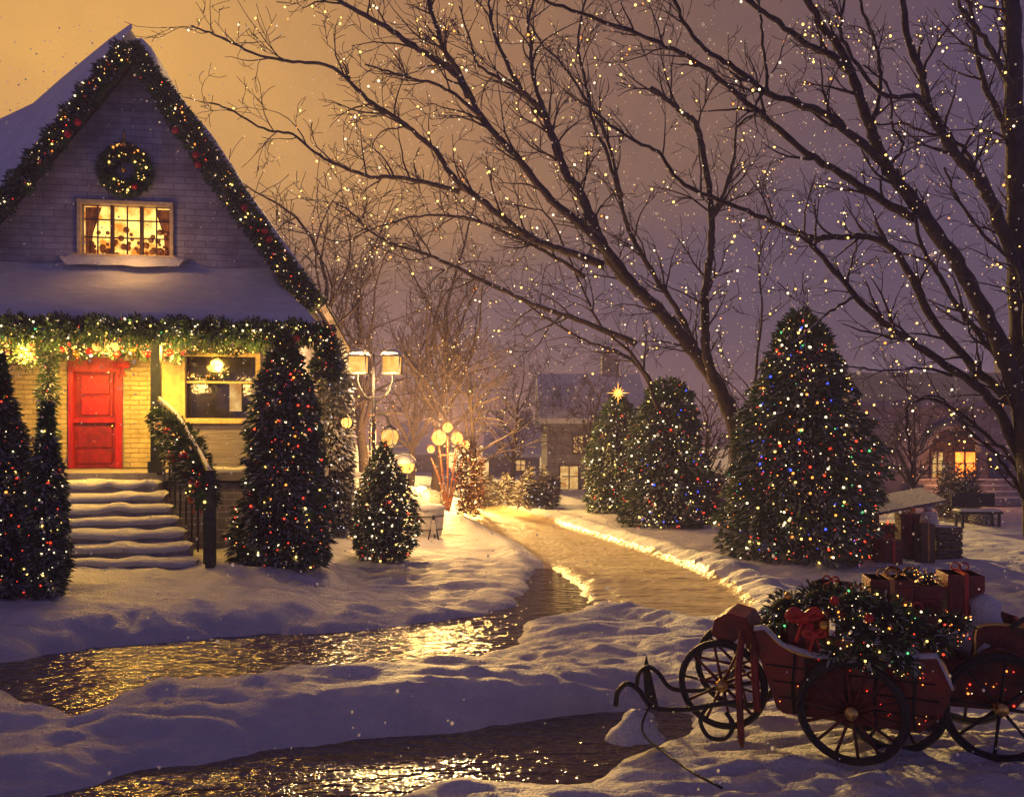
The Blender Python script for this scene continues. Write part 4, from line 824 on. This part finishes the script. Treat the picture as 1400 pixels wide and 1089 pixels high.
MB().box(b+Vector((0, .3, 1.1)), (k*2.3, .8, .07)).build('table_top', M['white'], t, bevel=.01); MB().box(b+Vector((0, .3, 1.17)), (k*2.2, .76, .07)).build('snow_cap', SNOW, t, bevel=.03)
for dx in (-1, 1):
    for dy in (0, .6): MB().box(b+Vector((dx*k, dy, .53)), (.08, .08, 1.07)).build('leg', M['white'], t)
# iron stakes by the left tree
for px, py, top, lab in ((86, 848, 700, 'tall thin black iron stake left of the steps'), (58, 838, 790, 'short black iron stake under the narrow shrub')):
    b = base_at(px, py); h = CH-(top-HY)/F*b.y-b.z; tag(MB().tube([b+Vector((0, 0, -.1)), b+Vector((.01, 0, h))], .018, 6).ball(b+Vector((.01, 0, h)), .035).build('garden_stake', M['iron']), lab, 'stake')
b = base_at(30, 842); t = thing('tree_stand', tuple(b), 'splayed dark wooden stand feet under the left Christmas tree', 'tree stand')
for dx, dy in ((.16, -.1), (-.3, -.15), (.5, .1)): MB().tube([b+Vector((dx, dy, -.02)), b+Vector((dx*.3+.1, .1, .55))], [.03, .045], 6).build('foot', M['brown'], t)

# ------------------------------------------------------------------ gifts and stall right of the big tree
def giftbox(x0, x1, y0, y1, m, rib, label, dy=0., lid=True, rz=.15):
    b = base_at((x0+x1)/2, y1); b.y += dy; Y = b.y; w = (x1-x0)/F*Y*.88; h = (y1-y0)/F*Y
    b.z = gz(b.x, b.y)-.01; t = thing('gift_box', tuple(b), label, 'gift box', 'gift boxes beside the tree', rz=rz); t['_loc'] = (0, 0, 0)
    MB().box((0, w/2, h*.5), (w, w, h)).build('box', M[m], t, bevel=.015); s = MB(); s.box((0, w/2, h*.95), (w*1.05, w*1.05, h*.14)); s.build('lid', M[m], t, bevel=.012)
    s = MB(); s.box((0, w/2, h*.52), (w*.12, w*1.07, h*1.02)); s.build('ribbon', M[rib], t)
    s = MB()
    for sx in (-1, 1): s.torus((sx*w*.13, w/2, h*1.08), (1, 0, 0), (0, 0, 1), w*.12, w*.03, 12, 5)
    s.build('bow', M[rib], t)
giftbox(1206, 1238, 738, 770, 'darkred', 'ribbon', 'low dark red gift box at the left front of the pile')
giftbox(1236, 1264, 706, 768, 'darkred', 'red', 'tall dark red gift box in the middle of the pile', .15, rz=-.1)
giftbox(1262, 1284, 716, 768, 'brown', 'ochre', 'narrow brown gift box with gold ribbon beside the crate', .1, rz=.05)
b = base_at(1299, 768); t = thing('crate', tuple(b), 'dark slatted wooden crate dusted with snow right of the gift boxes', 'crate'); s = MB(); w = .5; h = .68
for k in range(5):
    z = .07+k*.145; s.box(b+Vector((0, 0, z)), (w, .03, .11)); s.box(b+Vector((0, w, z)), (w, .03, .11)); s.box(b+Vector((-w/2, w/2, z)), (.03, w-.04, .11)); s.box(b+Vector((w/2, w/2, z)), (.03, w-.04, .11))
s.build('slats', M['crate'], t); s = MB()
for a in (-1, 1):
    for c_ in (.03, w-.03): s.box(b+Vector((a*(w/2-.04), c_, h/2)), (.05, .04, h))
s.build('corner_posts', M['brown'], t); MB().box(b+Vector((0, w/2, h-.03)), (w*.93, w*.9, .12)).build('snow_fill', SNOW, t, bevel=.04)
b = base_at(1272, 752); t = thing('sack', tuple(b), 'pale cloth sack slumped on top of the gift pile', 'sack'); MB().lathe(b+Vector((0, .1, .35)), [(.1, 0), (.2, .08), (.23, .22), (.17, .42), (.07, .5), (.11, .58)], 12, .08).build('bag', M['sack'], t, smooth=True); MB().torus(b+Vector((0, .1, .84)), (1, 0, 0), (0, 1, 0), .075, .015, 14, 5).build('tie', M['ribbon'], t)
# stall
b = base_at(1232, 757); b.y += .3; t = thing('market_stall', tuple(b), 'small dark stall with sloping grey canopy behind the gift boxes', 'market stall'); zc = P(0, 690, b.y).z; xL = P(1186, 0, b.y).x; xR = P(1284, 0, b.y).x
s = MB(); A = [Vector((xL, b.y-.3, zc-.22)), Vector((xR, b.y-.3, zc+.08)), Vector((xR, b.y+.8, zc+.28)), Vector((xL, b.y+.8, zc-.02))]; s.add(A+[p+Vector((0, 0, .06)) for p in A], [(3, 2, 1, 0), (4, 5, 6, 7), (0, 1, 5, 4), (1, 2, 6, 5), (2, 3, 7, 6), (3, 0, 4, 7)]); s.build('canopy', M['cloth'], t)
for x in (xL+.2, xR-.12): MB().box((x, b.y, (zc+b.z)/2-.1), (.08, .08, zc-b.z-.12)).build('post', M['darkred'], t)
MB().box(((xL+xR)/2, b.y+.25, b.z+.55), (xR-xL-.45, .5, .08)).build('counter', M['darkred'], t); MB().box(((xL+xR)/2, b.y+.3, b.z+.27), (xR-xL-.5, .4, .5)).build('front_panel', M['darkred'], t)
MB().ball(P(1248, 697, b.y-.35), .06).build('ornament_ball', M['orange'], t, smooth=True)
lights(t, [P(rnd.uniform(1200, 1290), rnd.uniform(698, 716), b.y-.25) for _ in range(22)], [('red', 3), ('gold', 2), ('white', 1), ('orange', 2)], .018)
b = base_at(1342, 722); t = thing('garden_bench', tuple(b), 'dark garden bench with snow on the seat below the hall', 'bench')
MB().box(b+Vector((0, .2, .42)), (1.2, .4, .06)).build('seat', M['iron'], t); MB().box(b+Vector((0, .2, .48)), (1.15, .38, .07)).build('seat_snow', SNOW, t, bevel=.03); MB().box(b+Vector((0, .42, .75)), (1.2, .05, .35)).build('backrest', M['iron'], t)
for dx in (-.5, .5):
    for dy in (.04, .36): MB().box(b+Vector((dx, dy, .2)), (.06, .06, .4)).build('leg', M['iron'], t)

# ------------------------------------------------------------------ carts
def frame(origin, yaw):
    f = Vector((-math.cos(yaw), math.sin(yaw), 0)); n = Vector((-math.sin(yaw), -math.cos(yaw), 0)); o = Vector(origin)
    return (lambda a, b_, z: o+f*a+n*b_+Vector((0, 0, z))), f, n
UP = Vector((0, 0, 1))
def wheel(t, c, f, n, r, spokes=12, rim='iron', sp='darkred', rt=.022, wd=.03, sq=1.):
    w = MB(); w.torus(c, f, UP, r, rt, 36, 8); w.torus(c+n*.012, f, UP, r*.93, rt*.6, 36, 6); w = w.build('wheel', M[rim], t, smooth=True)
    s = MB()
    for k in range(spokes): a = 2*math.pi*k/spokes+.1; d = f*math.cos(a)+UP*math.sin(a); s.tube([c+d*.05, c+d*r*.5, c+d*r*.96], [.016, .011, .013], 6)
    s.build('spokes', M[sp], w, smooth=True); MB().tube([c-n*.06, c+n*.07], [.055, .045], 12).build('hub', M['brass'], w, smooth=True)
    return w
def side_prism(s, W, poly, b0, t_): s.prism(poly, *W[1], W[0](0, b0, 0), t_)
def bodyside(s, Wf, f, n, poly, b0, t_): s.prism(poly, f, UP, -n, Wf(0, b0, 0), t_)
def snow_fill(Wf, f, n):
    s_ = MB(); c = Wf(1.66, .05, -.08); rows = []
    for k, (r_, z_) in enumerate([(.24, 0), (.21, .07), (.17, .13), (.12, .18), (.07, .22), (.01, .23)]):
        rows.append([c+Vector((r_*math.cos(w)*(1+nz(math.cos(w)*2+5, math.sin(w)*2+k*.6, .6))+.1*z_, r_*.8*math.sin(w)*(1+nz(math.sin(w)*2+9, math.cos(w)*2+k*.6, .6)), z_+nz(w*1.3, k*.9, .05))) for w in [2*math.pi*q_/22 for q_ in range(22)]+[0]])
    sheet(s_, rows); return s_.build('snow_clod', SNOW, smooth=True)
# cart one (gift cart)
g1 = base_at(1165, 1042); Wf, f, n = frame(g1, R(27)); zg = g1.z
t = thing('horse_cart', tuple(g1), 'small red horse cart heaped with presents and greenery, shafts down in the snow', 'cart')
body = [(.55, .30), (.50, .27), (-.45, .27), (-.60, .42), (-.66, .62), (-.56, .84), (-.3, .80), (.25, .74), (.50, .80), (.64, .92), (.72, .90), (.70, .74), (.62, .5)]
s = MB(); bodyside(s, Wf, f, n, body, -.06, .03); bodyside(s, Wf, f, n, body, -.66, .03); s.build('side_panel', M['red'], t, bevel=.008)
s = MB(); bodyside(s, Wf, f, n, [(.55, .30), (-.45, .27), (-.45, .31), (.55, .34)], -.09, .57); bodyside(s, Wf, f, n, [(-.45, .27), (-.60, .42), (-.66, .62), (-.56, .84), (-.53, .83), (-.62, .62), (-.56, .43), (-.42, .3)], -.09, .57)
bodyside(s, Wf, f, n, [(.55, .30), (.62, .5), (.70, .74), (.72, .9), (.68, .9), (.66, .74), (.58, .5), (.5, .32)], -.09, .57); s.build('tub', M['darkred'], t)
s = MB(); bodyside(s, Wf, f, n, [(.05, .34), (.32, .34), (.32, .7), (.05, .7)], -.045, .018); s.build('door', M['darkred'], t, bevel=.01)
s = MB(); s.tube([Wf(.04, -.03, .34), Wf(.04, -.03, .71), Wf(.33, -.03, .71), Wf(.33, -.03, .34)], .014, 5); s.build('door_rim', M['iron'], t)
s = MB(); s.tube(crv([Wf(p[0], -.05, p[1]+.0) for p in body[4:11]]), .014, 6); s.tube(crv([Wf(p[0], -.70, p[1]) for p in body[4:11]]), .014, 6); s.build('top_rail', M['brass'], t, smooth=True)
MB().box(Wf(.34, -.36, .40), (.5, .5, .04), Matrix.Rotation(-R(27), 3, 'Z')).build('foot_board', M['iron'], t)
MB().box(Wf(.0, -.36, .24), (1.15, .10, .05), Matrix.Rotation(-R(27), 3, 'Z')).build('chassis', M['iron'], t)
wc = Wf(0, .02, .385-.0); wheel(t, wc, f, n, .37, 14, rt=.027); wheel(t, Wf(0, -.76, .385), f, n, .37)
s = MB(); s.tube([Wf(0, .05, .385), Wf(0, -.8, .385)], .022, 8); s.build('axle', M['iron'], t)
for a in (-.42, -.16, .42): MB().tube([Wf(a, -.048, .28), Wf(a+.01, -.048, .50), Wf(a-.01, -.048, .76)], .011, 5).build('iron_strap', M['iron'], t)
for z in (.40, .52, .64): MB().tube([Wf(-.58+abs(z-.5)*.2, -.052, z), Wf(0, -.052, z-.005), Wf(.54+(z-.4)*.35, -.052, z)], .006, 4).build('plank_joint', M['iron'], t)
s = MB(); sheet(s, [[Wf(p[0], b_, p[1]+dz+nz(p[0]*8, b_*20, .02)) for p in body[4:11]] for b_, dz in ((-.02, .0), (-.04, .03), (-.07, .03), (-.10, .0))]); s.build('rim_snow', SNOW, t, smooth=True)
s = MB(); s.box(Wf(-.5, -.36, .62), (.06, .56, .5), Matrix.Rotation(-R(27), 3, 'Z')); s.build('tailboard', M['red'], t, bevel=.01)
# front wheels and the big dark hoops
wheel(t, Wf(.98, -.72, .42), f, n, .36, 10); wheel(t, Wf(.98, -.10, .42), f, n, .34, 10)
s = MB(); s.tube([Wf(.98, -.08, .42), Wf(.98, -.74, .42)], .02, 8); s.build('axle', M['iron'], t)
# curled red dashboard and splash leg
s = MB(); bodyside(s, Wf, f, n, [(.70, .80), (.80, .97), (.95, 1.0), (1.05, .94), (1.08, .82), (1.0, .74), (.90, .76), (.84, .82), (.78, .72), (.72, .6)], -.12, .45); s.build('dashboard', M['red'], t, bevel=.012)
s = MB(); s.tube(crv([Wf(.80, .0, .90), Wf(.82, .05, .6), Wf(.80, .1, .3), Wf(.78, .13, .02)]), [.028]*18+[.01], 7); s.tube(crv([Wf(.72, -.02, .8), Wf(.70, .0, .5), Wf(.68, .02, .28)]), .03, 7); s.build('prop_leg', M['red'], t, smooth=True)
# shafts, scrolls
sh = [Wf(.78, .02, .35), Wf(1.0, .05, .30), Wf(1.25, .08, .23), Wf(1.50, .1, .22), Wf(1.62, .1, .34), Wf(1.72, .1, .38), Wf(1.80, .1, .30), Wf(1.82, .1, .18)]
MB().tube(crv(sh), .022, 7).build('shaft', M['iron'], t, smooth=True)
MB().tube(crv([p-n*.55 for p in sh]), .02, 7).build('shaft', M['iron'], t, smooth=True)
MB().tube(crv([Wf(1.52, .12, .24), Wf(1.56, .2, .1), Wf(1.5, .3, .04), Wf(1.3, .5, .03), Wf(1.0, .8, .04), Wf(.75, .95, .03)]), .010, 5).build('rein', M['iron'], t, smooth=True)
MB().tube(crv([Wf(1.05, .06, .3), Wf(1.12, .06, .16), Wf(1.05, .07, .04), Wf(.92, .07, .05), Wf(.86, .06, .16), Wf(.92, .05, .25)]), .018, 6).build('scroll_spring', M['iron'], t, smooth=True)
lights(t, [Wf(rnd.uniform(-.55, .6), -.052, rnd.uniform(.32, .74)) for _ in range(30)], [('red', 5), ('orange', 3), ('gold', 2)], .007)
# snow clod and blade in front of the shaft
c = Wf(1.74, .06, -.02); tag(snow_fill(Wf, f, n), 'grey lump of snow packed under the curled shaft tip', 'snow lump')
b = base_at(887, 958); s = MB(); s.add([b+Vector(v) for v in ((-.03, 0, -.05), (.09, -.05, -.05), (.10, .07, -.05), (-.02, .10, -.05), (-.055, .02, .30), (-.02, .02, .44), (.03, .03, .25))], [(0, 1, 6, 4), (4, 6, 5), (1, 2, 6), (2, 3, 4, 6), (3, 0, 4), (4, 5, 6), (3, 2, 1, 0)])
tag(s.build('plough_blade', M['iron']), 'dark pointed metal blade standing in snow at the stream edge', 'blade')
# cargo on cart one
def gift(c, d, rz, m, rib, label):
    t2 = thing('gift_box', tuple(c), label, 'gift box', 'gift boxes on the carts', rz=rz); t2['_loc'] = (0, 0, 0)
    MB().box((0, 0, d[2]/2), d).build('box', M[m], t2, bevel=.008); MB().box((0, 0, d[2]*.9), (d[0]*1.05, d[1]*1.05, d[2]*.2)).build('lid', M[m], t2, bevel=.006)
    s = MB(); s.box((0, 0, d[2]*.51), (d[0]*.12, d[1]*1.07, d[2]*1.03)); s.build('ribbon', M[rib], t2)
    s = MB(); [s.torus((sx*d[0]*.13, 0, d[2]*1.08), (1, 0, 0), (0, 0, 1), d[0]*.12, d[0]*.03, 12, 5) for sx in (-1, 1)]; s.build('bow', M[rib], t2)
gift(Wf(.34, -.32, .74), (.30, .3, .34), -.4, 'red', 'ribbon', 'red gift box at the front of the cart under the greenery')
gift(Wf(-.05, -.38, .72), (.34, .34, .46), -.6, 'red', 'ochre', 'tall red gift box in the middle of the cart')
gift(Wf(-.4, -.36, .70), (.28, .3, .40), -.3, 'darkred', 'ribbon', 'dark red gift box at the back of the cart')
gift(Wf(-.22, -.52, 1.02), (.3, .28, .3), -.2, 'red', 'ochre', 'red gift box stacked highest behind the cart greenery')
gift(Wf(.20, -.55, .98), (.26, .26, .26), -.7, 'darkred', 'ribbon', 'dark red gift box stacked behind the front greenery')
gift(Wf(.10, -.10, .70), (.17, .10, .20), -.5, 'ochre', 'ribbon', 'small orange gift box by the cart door')
def heap(name, label, cat, cs, n, spray, nb, cols, br, seed, balls=()):
    q = random.Random(seed); t2 = thing(name, tuple(cs[0][0]), label, cat); pd = []
    for c, r in cs:
        for _ in range(int(n*r*r*8)):
            d = Vector((q.gauss(0, 1), q.gauss(0, 1), q.gauss(0, 1))).normalized(); pd.append((Vector(c)+Vector((d.x*r, d.y*r, d.z*r*.75))*q.uniform(.6, 1), d))
    V, Fc = spray_mesh(pd, spray, spray*.13, q); MB().add(V, Fc).build('evergreen_sprigs', M['needle'], t2); s = MB()
    for c, r in cs: s.ball(c, r*.7, .75, 10)
    s.build('inner_moss', M['core'], t2, smooth=True)
    lights(t2, [p+d*spray*.5 for p, d in q.sample([x for x in pd if x[1].y < .4], nb)], cols, br, r2=q)
    for c, m, r in balls: MB().ball(c, r).build('ornament_ball', M[m], t2, smooth=True)
heap('evergreen_heap', 'mound of evergreen boughs with red bows piled on the gift cart', 'greenery', [(Wf(.50, -.2, 1.06), .17), (Wf(.62, -.3, .92), .13), (Wf(.25, -.3, 1.12), .19), (Wf(0, -.25, 1.14), .19), (Wf(-.2, -.2, 1.08), .20), (Wf(-.4, -.2, 1.0), .18), (Wf(-.05, -.05, .96), .17), (Wf(-.28, -.05, .92), .16), (Wf(-.55, -.2, .93), .13), (Wf(-.1, .0, .80), .12), (Wf(-.34, .0, .80), .12), (Wf(.14, .02, .82), .09)], 900, .07, 170,
     [('gold', 5), ('white', 4), ('red', 2), ('orange', 2), ('green', 1)], .0075, 91, [(Wf(.42, -.02, 1.06), 'gold', .035), (Wf(.3, .0, .98), 'redball', .04), (Wf(.2, 0, 1.0), 'gold', .04), (Wf(-.12, .05, 1.1), 'redball', .035), (Wf(.46, -.02, 1.2), 'gold', .03), (Wf(.12, .02, 1.2), 'redball', .035)])
bow('red ribbon bow on the front of the cart greenery', Wf(.34, .0, 1.05), .11, 'ribbon')
bow('second red bow lower on the cart greenery near the orange box', Wf(.26, .02, .93), .075, 'ribbon')
# carriage two
g2 = base_at(1296, 1040); W2, f2, n2 = frame(g2+Vector((0, .15, 0)), R(16))
t = thing('carriage', tuple(g2), 'dark red carriage with high seat and large black wheels at the right edge', 'carriage')
body2 = [(.55, .34), (-.55, .34), (-.72, .55), (-.76, .95), (-.60, 1.0), (-.3, .98), (-.25, .72), (.10, .70), (.30, .98), (.58, 1.02), (.66, .8), (.64, .5)]
s = MB(); bodyside(s, W2, f2, n2, body2, -.10, .03); bodyside(s, W2, f2, n2, body2, -.72, .03); s.build('side_panel', M['darkred'], t, bevel=.01)
s = MB(); bodyside(s, W2, f2, n2, [(.55, .34), (-.55, .34), (-.55, .38), (.55, .38)], -.13, .59); bodyside(s, W2, f2, n2, [(-.55, .34), (-.72, .55), (-.76, .95), (-.72, .95), (-.68, .57), (-.52, .38)], -.13, .59); bodyside(s, W2, f2, n2, [(.58, 1.02), (.66, .8), (.64, .5), (.55, .34), (.52, .38), (.60, .52), (.61, .8), (.54, 1.0)], -.13, .59); s.build('tub', M['red'], t)
s = MB(); bodyside(s, W2, f2, n2, [(-.25, .60), (.14, .60), (.14, .70), (-.25, .70)], -.13, .58); s.build('seat', M['red'], t, bevel=.02)
s = MB(); s.tube(crv([W2(p[0], -.08, p[1]) for p in body2[2:11]]), .014, 6); s.build('top_rail', M['brass'], t, smooth=True)
wheel(t, W2(.30, .03, .36), f2, n2, .355, 6, 'iron', 'iron', .03); wheel(t, W2(-.42, .03, .40), f2, n2, .39, 8, 'iron', 'iron', .026); wheel(t, W2(.30, -.82, .36), f2, n2, .355, 6, 'iron', 'iron', .03); wheel(t, W2(-.42, -.82, .40), f2, n2, .39, 8, 'iron', 'iron', .026)
s = MB(); s.tube([W2(.3, .05, .36), W2(.3, -.85, .36)], .02, 8); s.tube([W2(-.42, .05, .40), W2(-.42, -.85, .40)], .02, 8); s.build('axle', M['iron'], t)
MB().tube(crv([W2(.72, 0, .46), W2(.5, 0, .62), W2(.1, 0, .66), W2(-.2, 0, .72), W2(-.42, 0, .84), W2(-.7, 0, .7), W2(-.85, 0, .5)]), .022, 7).build('mudguard', M['darkred'], t, smooth=True)
MB().tube(crv([W2(.60, -.02, .4), W2(.62, -.02, .75), W2(.52, -.03, 1.02), W2(.40, -.05, 1.15)]), .010, 6).build('lamp_bracket', M['copper'], t, smooth=True)
MB().tube(crv([W2(-.50, 0, 1.0), W2(-.62, 0, 1.08), W2(-.76, 0, .98), W2(-.80, 0, .7), W2(-.74, 0, .55)]), .02, 7).build('seat_scroll', M['iron'], t, smooth=True)
s = MB(); s.lathe(W2(-.40, -.3, .70), [(.2, 0), (.22, .1), (.17, .2), (.10, .34), (.12, .44), (.02, .5)], 12, .15, 7); s.build('seat_snow', SNOW, t, smooth=True)
lights(t, [W2(rnd.uniform(-.6, .6), -.095, rnd.uniform(.38, .7)) for _ in range(26)], [('red', 5), ('orange', 3), ('white', 1)], .007)
gift(W2(.18, -.42, .72), (.52, .42, .54), -.25, 'red', 'darkred', 'large red gift box riding on the carriage')
gift(W2(-.26, -.45, .72), (.26, .3, .62), -.2, 'red', 'ribbon', 'narrow tall red gift box on the carriage beside the large one')
heap('evergreen_heap', 'clump of dark greenery with ember coloured lights at the front of the carriage', 'greenery', [(W2(.42, -.05, .98), .16), (W2(.26, 0, .92), .16), (W2(.06, 0, .95), .16), (W2(-.1, 0, 1.0), .14)], 900, .06, 110, [('orange', 5), ('red', 4), ('gold', 2), ('white', 2)], .007, 92)
heap('evergreen_heap', 'glittering amber garland lying on the large red gift box', 'greenery', [(W2(.22, -.36, 1.27), .09), (W2(.12, -.36, 1.29), .10), (W2(.02, -.36, 1.28), .09)], 1500, .05, 90, [('orange', 6), ('gold', 4)], .006, 93)

# ------------------------------------------------------------------ falling snow
def snowfall():
    q = random.Random(99); vs0, fs0 = ico(1.0); V = []; Fc = []
    for _ in range(9500):
        Y = 3.5+26*q.random()**.8; x = q.uniform(-.75, .75)*Y; z = q.uniform(-.1, 3+Y*.5); r = q.choice((.004, .005, .006, .007, .009, .013))*(.5+.055*Y)
        if z < .3 or (Y < 10 and x < -.1*Y and z > 2.6+.1*Y): continue
        o = len(V); V += [(x+v.x*r, Y+v.y*r, z+v.z*r*q.uniform(.9, 1.5)) for v in vs0]; Fc += [tuple(i+o for i in f_) for f_ in fs0]
    m = bpy.data.materials.new('snowflake'); nt, N, L = nodes(m); ou = N.new('ShaderNodeOutputMaterial'); a = N.new('ShaderNodeBsdfTranslucent'); b = N.new('ShaderNodeBsdfDiffuse'); x = N.new('ShaderNodeMixShader')
    a.inputs[0].default_value = (.95, .95, .97, 1); b.inputs[0].default_value = (.95, .95, .97, 1); x.inputs[0].default_value = .7; L.new(b.outputs[0], x.inputs[1]); L.new(a.outputs[0], x.inputs[2]); L.new(x.outputs[0], ou.inputs[0])
    o = MB().add(V, Fc).build('falling_snow', m); tag(o, 'snowflakes drifting through the evening air', 'snow', kind='stuff')
snowfall()

# ------------------------------------------------------------------ haze
def haze():
    m = bpy.data.materials.new('haze'); nt, N, L = nodes(m); out = N.new('ShaderNodeOutputMaterial'); v = N.new('ShaderNodeVolumePrincipled')
    v.inputs['Color'].default_value = (.52, .46, .95, 1); v.inputs['Density'].default_value = HAZE; v.inputs['Anisotropy'].default_value = 0; L.new(v.outputs[0], out.inputs['Volume'])
    s = MB(); s.box((0, 95, 7.3), (330, 230, 18.6)); tag(s.build('haze', m), 'thin violet evening haze over the whole scene', 'haze', kind='stuff')
HAZE = .0042
haze()

# ------------------------------------------------------------------ sky, sun
w = bpy.data.worlds.new('World'); sc.world = w; w.use_nodes = True; nt = w.node_tree; nt.nodes.clear(); N, L = nt.nodes, nt.links
out = N.new('ShaderNodeOutputWorld')
sky = N.new('ShaderNodeTexSky'); sky.sky_type = 'NISHITA'; sky.sun_disc = False
SUN_EL, SUN_AZ = R(17), R(-9)          # azimuth from +Y towards +X
sky.sun_elevation = R(3); sky.sun_rotation = SUN_AZ
bg1 = N.new('ShaderNodeBackground'); bg1.inputs[1].default_value = .006; L.new(sky.outputs[0], bg1.inputs[0])
tc = N.new('ShaderNodeTexCoord'); gd = Vector(((60-HX)/F, 1, (HY-70)/F)).normalized()
vs = N.new('ShaderNodeVectorMath'); vs.operation = 'SUBTRACT'; L.new(tc.outputs['Generated'], vs.inputs[0]); vs.inputs[1].default_value = gd
vm = N.new('ShaderNodeVectorMath'); vm.operation = 'MULTIPLY'; L.new(vs.outputs[0], vm.inputs[0]); vm.inputs[1].default_value = (.94, .8, 1.45)
ln = N.new('ShaderNodeVectorMath'); ln.operation = 'LENGTH'; L.new(vm.outputs[0], ln.inputs[0])
nz_ = N.new('ShaderNodeTexNoise'); nz_.inputs['Scale'].default_value = 3.2; nz_.inputs['Detail'].default_value = 7; nz_.inputs['Roughness'].default_value = .68; L.new(tc.outputs['Generated'], nz_.inputs[0])
ma = N.new('ShaderNodeMath'); ma.operation = 'MULTIPLY_ADD'; L.new(nz_.outputs[0], ma.inputs[0]); ma.inputs[1].default_value = .42
sz = N.new('ShaderNodeSeparateXYZ'); L.new(tc.outputs['Generated'], sz.inputs[0]); mz = N.new('ShaderNodeMapRange'); mz.interpolation_type = 'SMOOTHSTEP'; L.new(sz.outputs[2], mz.inputs[0])
mz.inputs[1].default_value = .02; mz.inputs[2].default_value = .32; mz.inputs[3].default_value = .55; mz.inputs[4].default_value = 0
az_ = N.new('ShaderNodeMath'); az_.operation = 'ADD'; L.new(ln.outputs[1], az_.inputs[0]); L.new(mz.outputs[0], az_.inputs[1]); L.new(az_.outputs[0], ma.inputs[2])
mb_ = N.new('ShaderNodeMath'); mb_.operation = 'MULTIPLY'; L.new(ma.outputs[0], mb_.inputs[0]); mb_.inputs[1].default_value = .45
cr = N.new('ShaderNodeValToRGB'); L.new(mb_.outputs[0], cr.inputs[0]); el = cr.color_ramp.elements
el[0].position = .06; el[0].color = (.78, .40, .085, 1); el[1].position = 1; el[1].color = (.11, .115, .35, 1)
for p_, c_ in ((.165, (.58, .29, .075)), (.27, (.34, .165, .065)), (.375, (.15, .078, .06)), (.48, (.064, .040, .082)), (.74, (.030, .024, .080))):
    e_ = el.new(p_); e_.color = (*c_, 1)
bg2 = N.new('ShaderNodeBackground'); bg2.inputs[1].default_value = 1.0; L.new(cr.outputs[0], bg2.inputs[0])
ad = N.new('ShaderNodeAddShader'); L.new(bg1.outputs[0], ad.inputs[0]); L.new(bg2.outputs[0], ad.inputs[1]); L.new(ad.outputs[0], out.inputs[0])
sl = bpy.data.lights.new('sun', 'SUN'); sl.energy = 5; sl.angle = R(2.5); sl.color = (1, .62, .18)
so = bpy.data.objects.new('sun', sl); COL.objects.link(so); sd = Vector((math.sin(SUN_AZ)*math.cos(SUN_EL), math.cos(SUN_AZ)*math.cos(SUN_EL), math.sin(SUN_EL)))
so.rotation_euler = sd.to_track_quat('Z', 'Y').to_euler()

# ------------------------------------------------------------------ camera
cam = bpy.data.cameras.new('camera'); co = bpy.data.objects.new('camera', cam); COL.objects.link(co); co.location = (0, 0, CH); co.rotation_euler = (math.pi/2, 0, 0)
cam.sensor_width = 36; cam.lens = 36*F/1400; cam.shift_y = (HY-544.5)/1400; cam.clip_end = 1000; cam.clip_start = .05; sc.camera = co
for o in bpy.data.objects:
    if '_loc' in o: del o['_loc']
sc.view_settings.view_transform = 'Standard'; sc.view_settings.look = 'None'; sc.view_settings.exposure = .3; sc.view_settings.gamma = 1
sc.cycles.max_bounces = 6; sc.cycles.diffuse_bounces = 2; sc.cycles.glossy_bounces = 3; sc.cycles.volume_bounces = 0; sc.cycles.transmission_bounces = 2
sc.cycles.sample_clamp_indirect = 3; sc.cycles.use_denoising = True; sc.cycles.caustics_reflective = False; sc.cycles.caustics_refractive = False
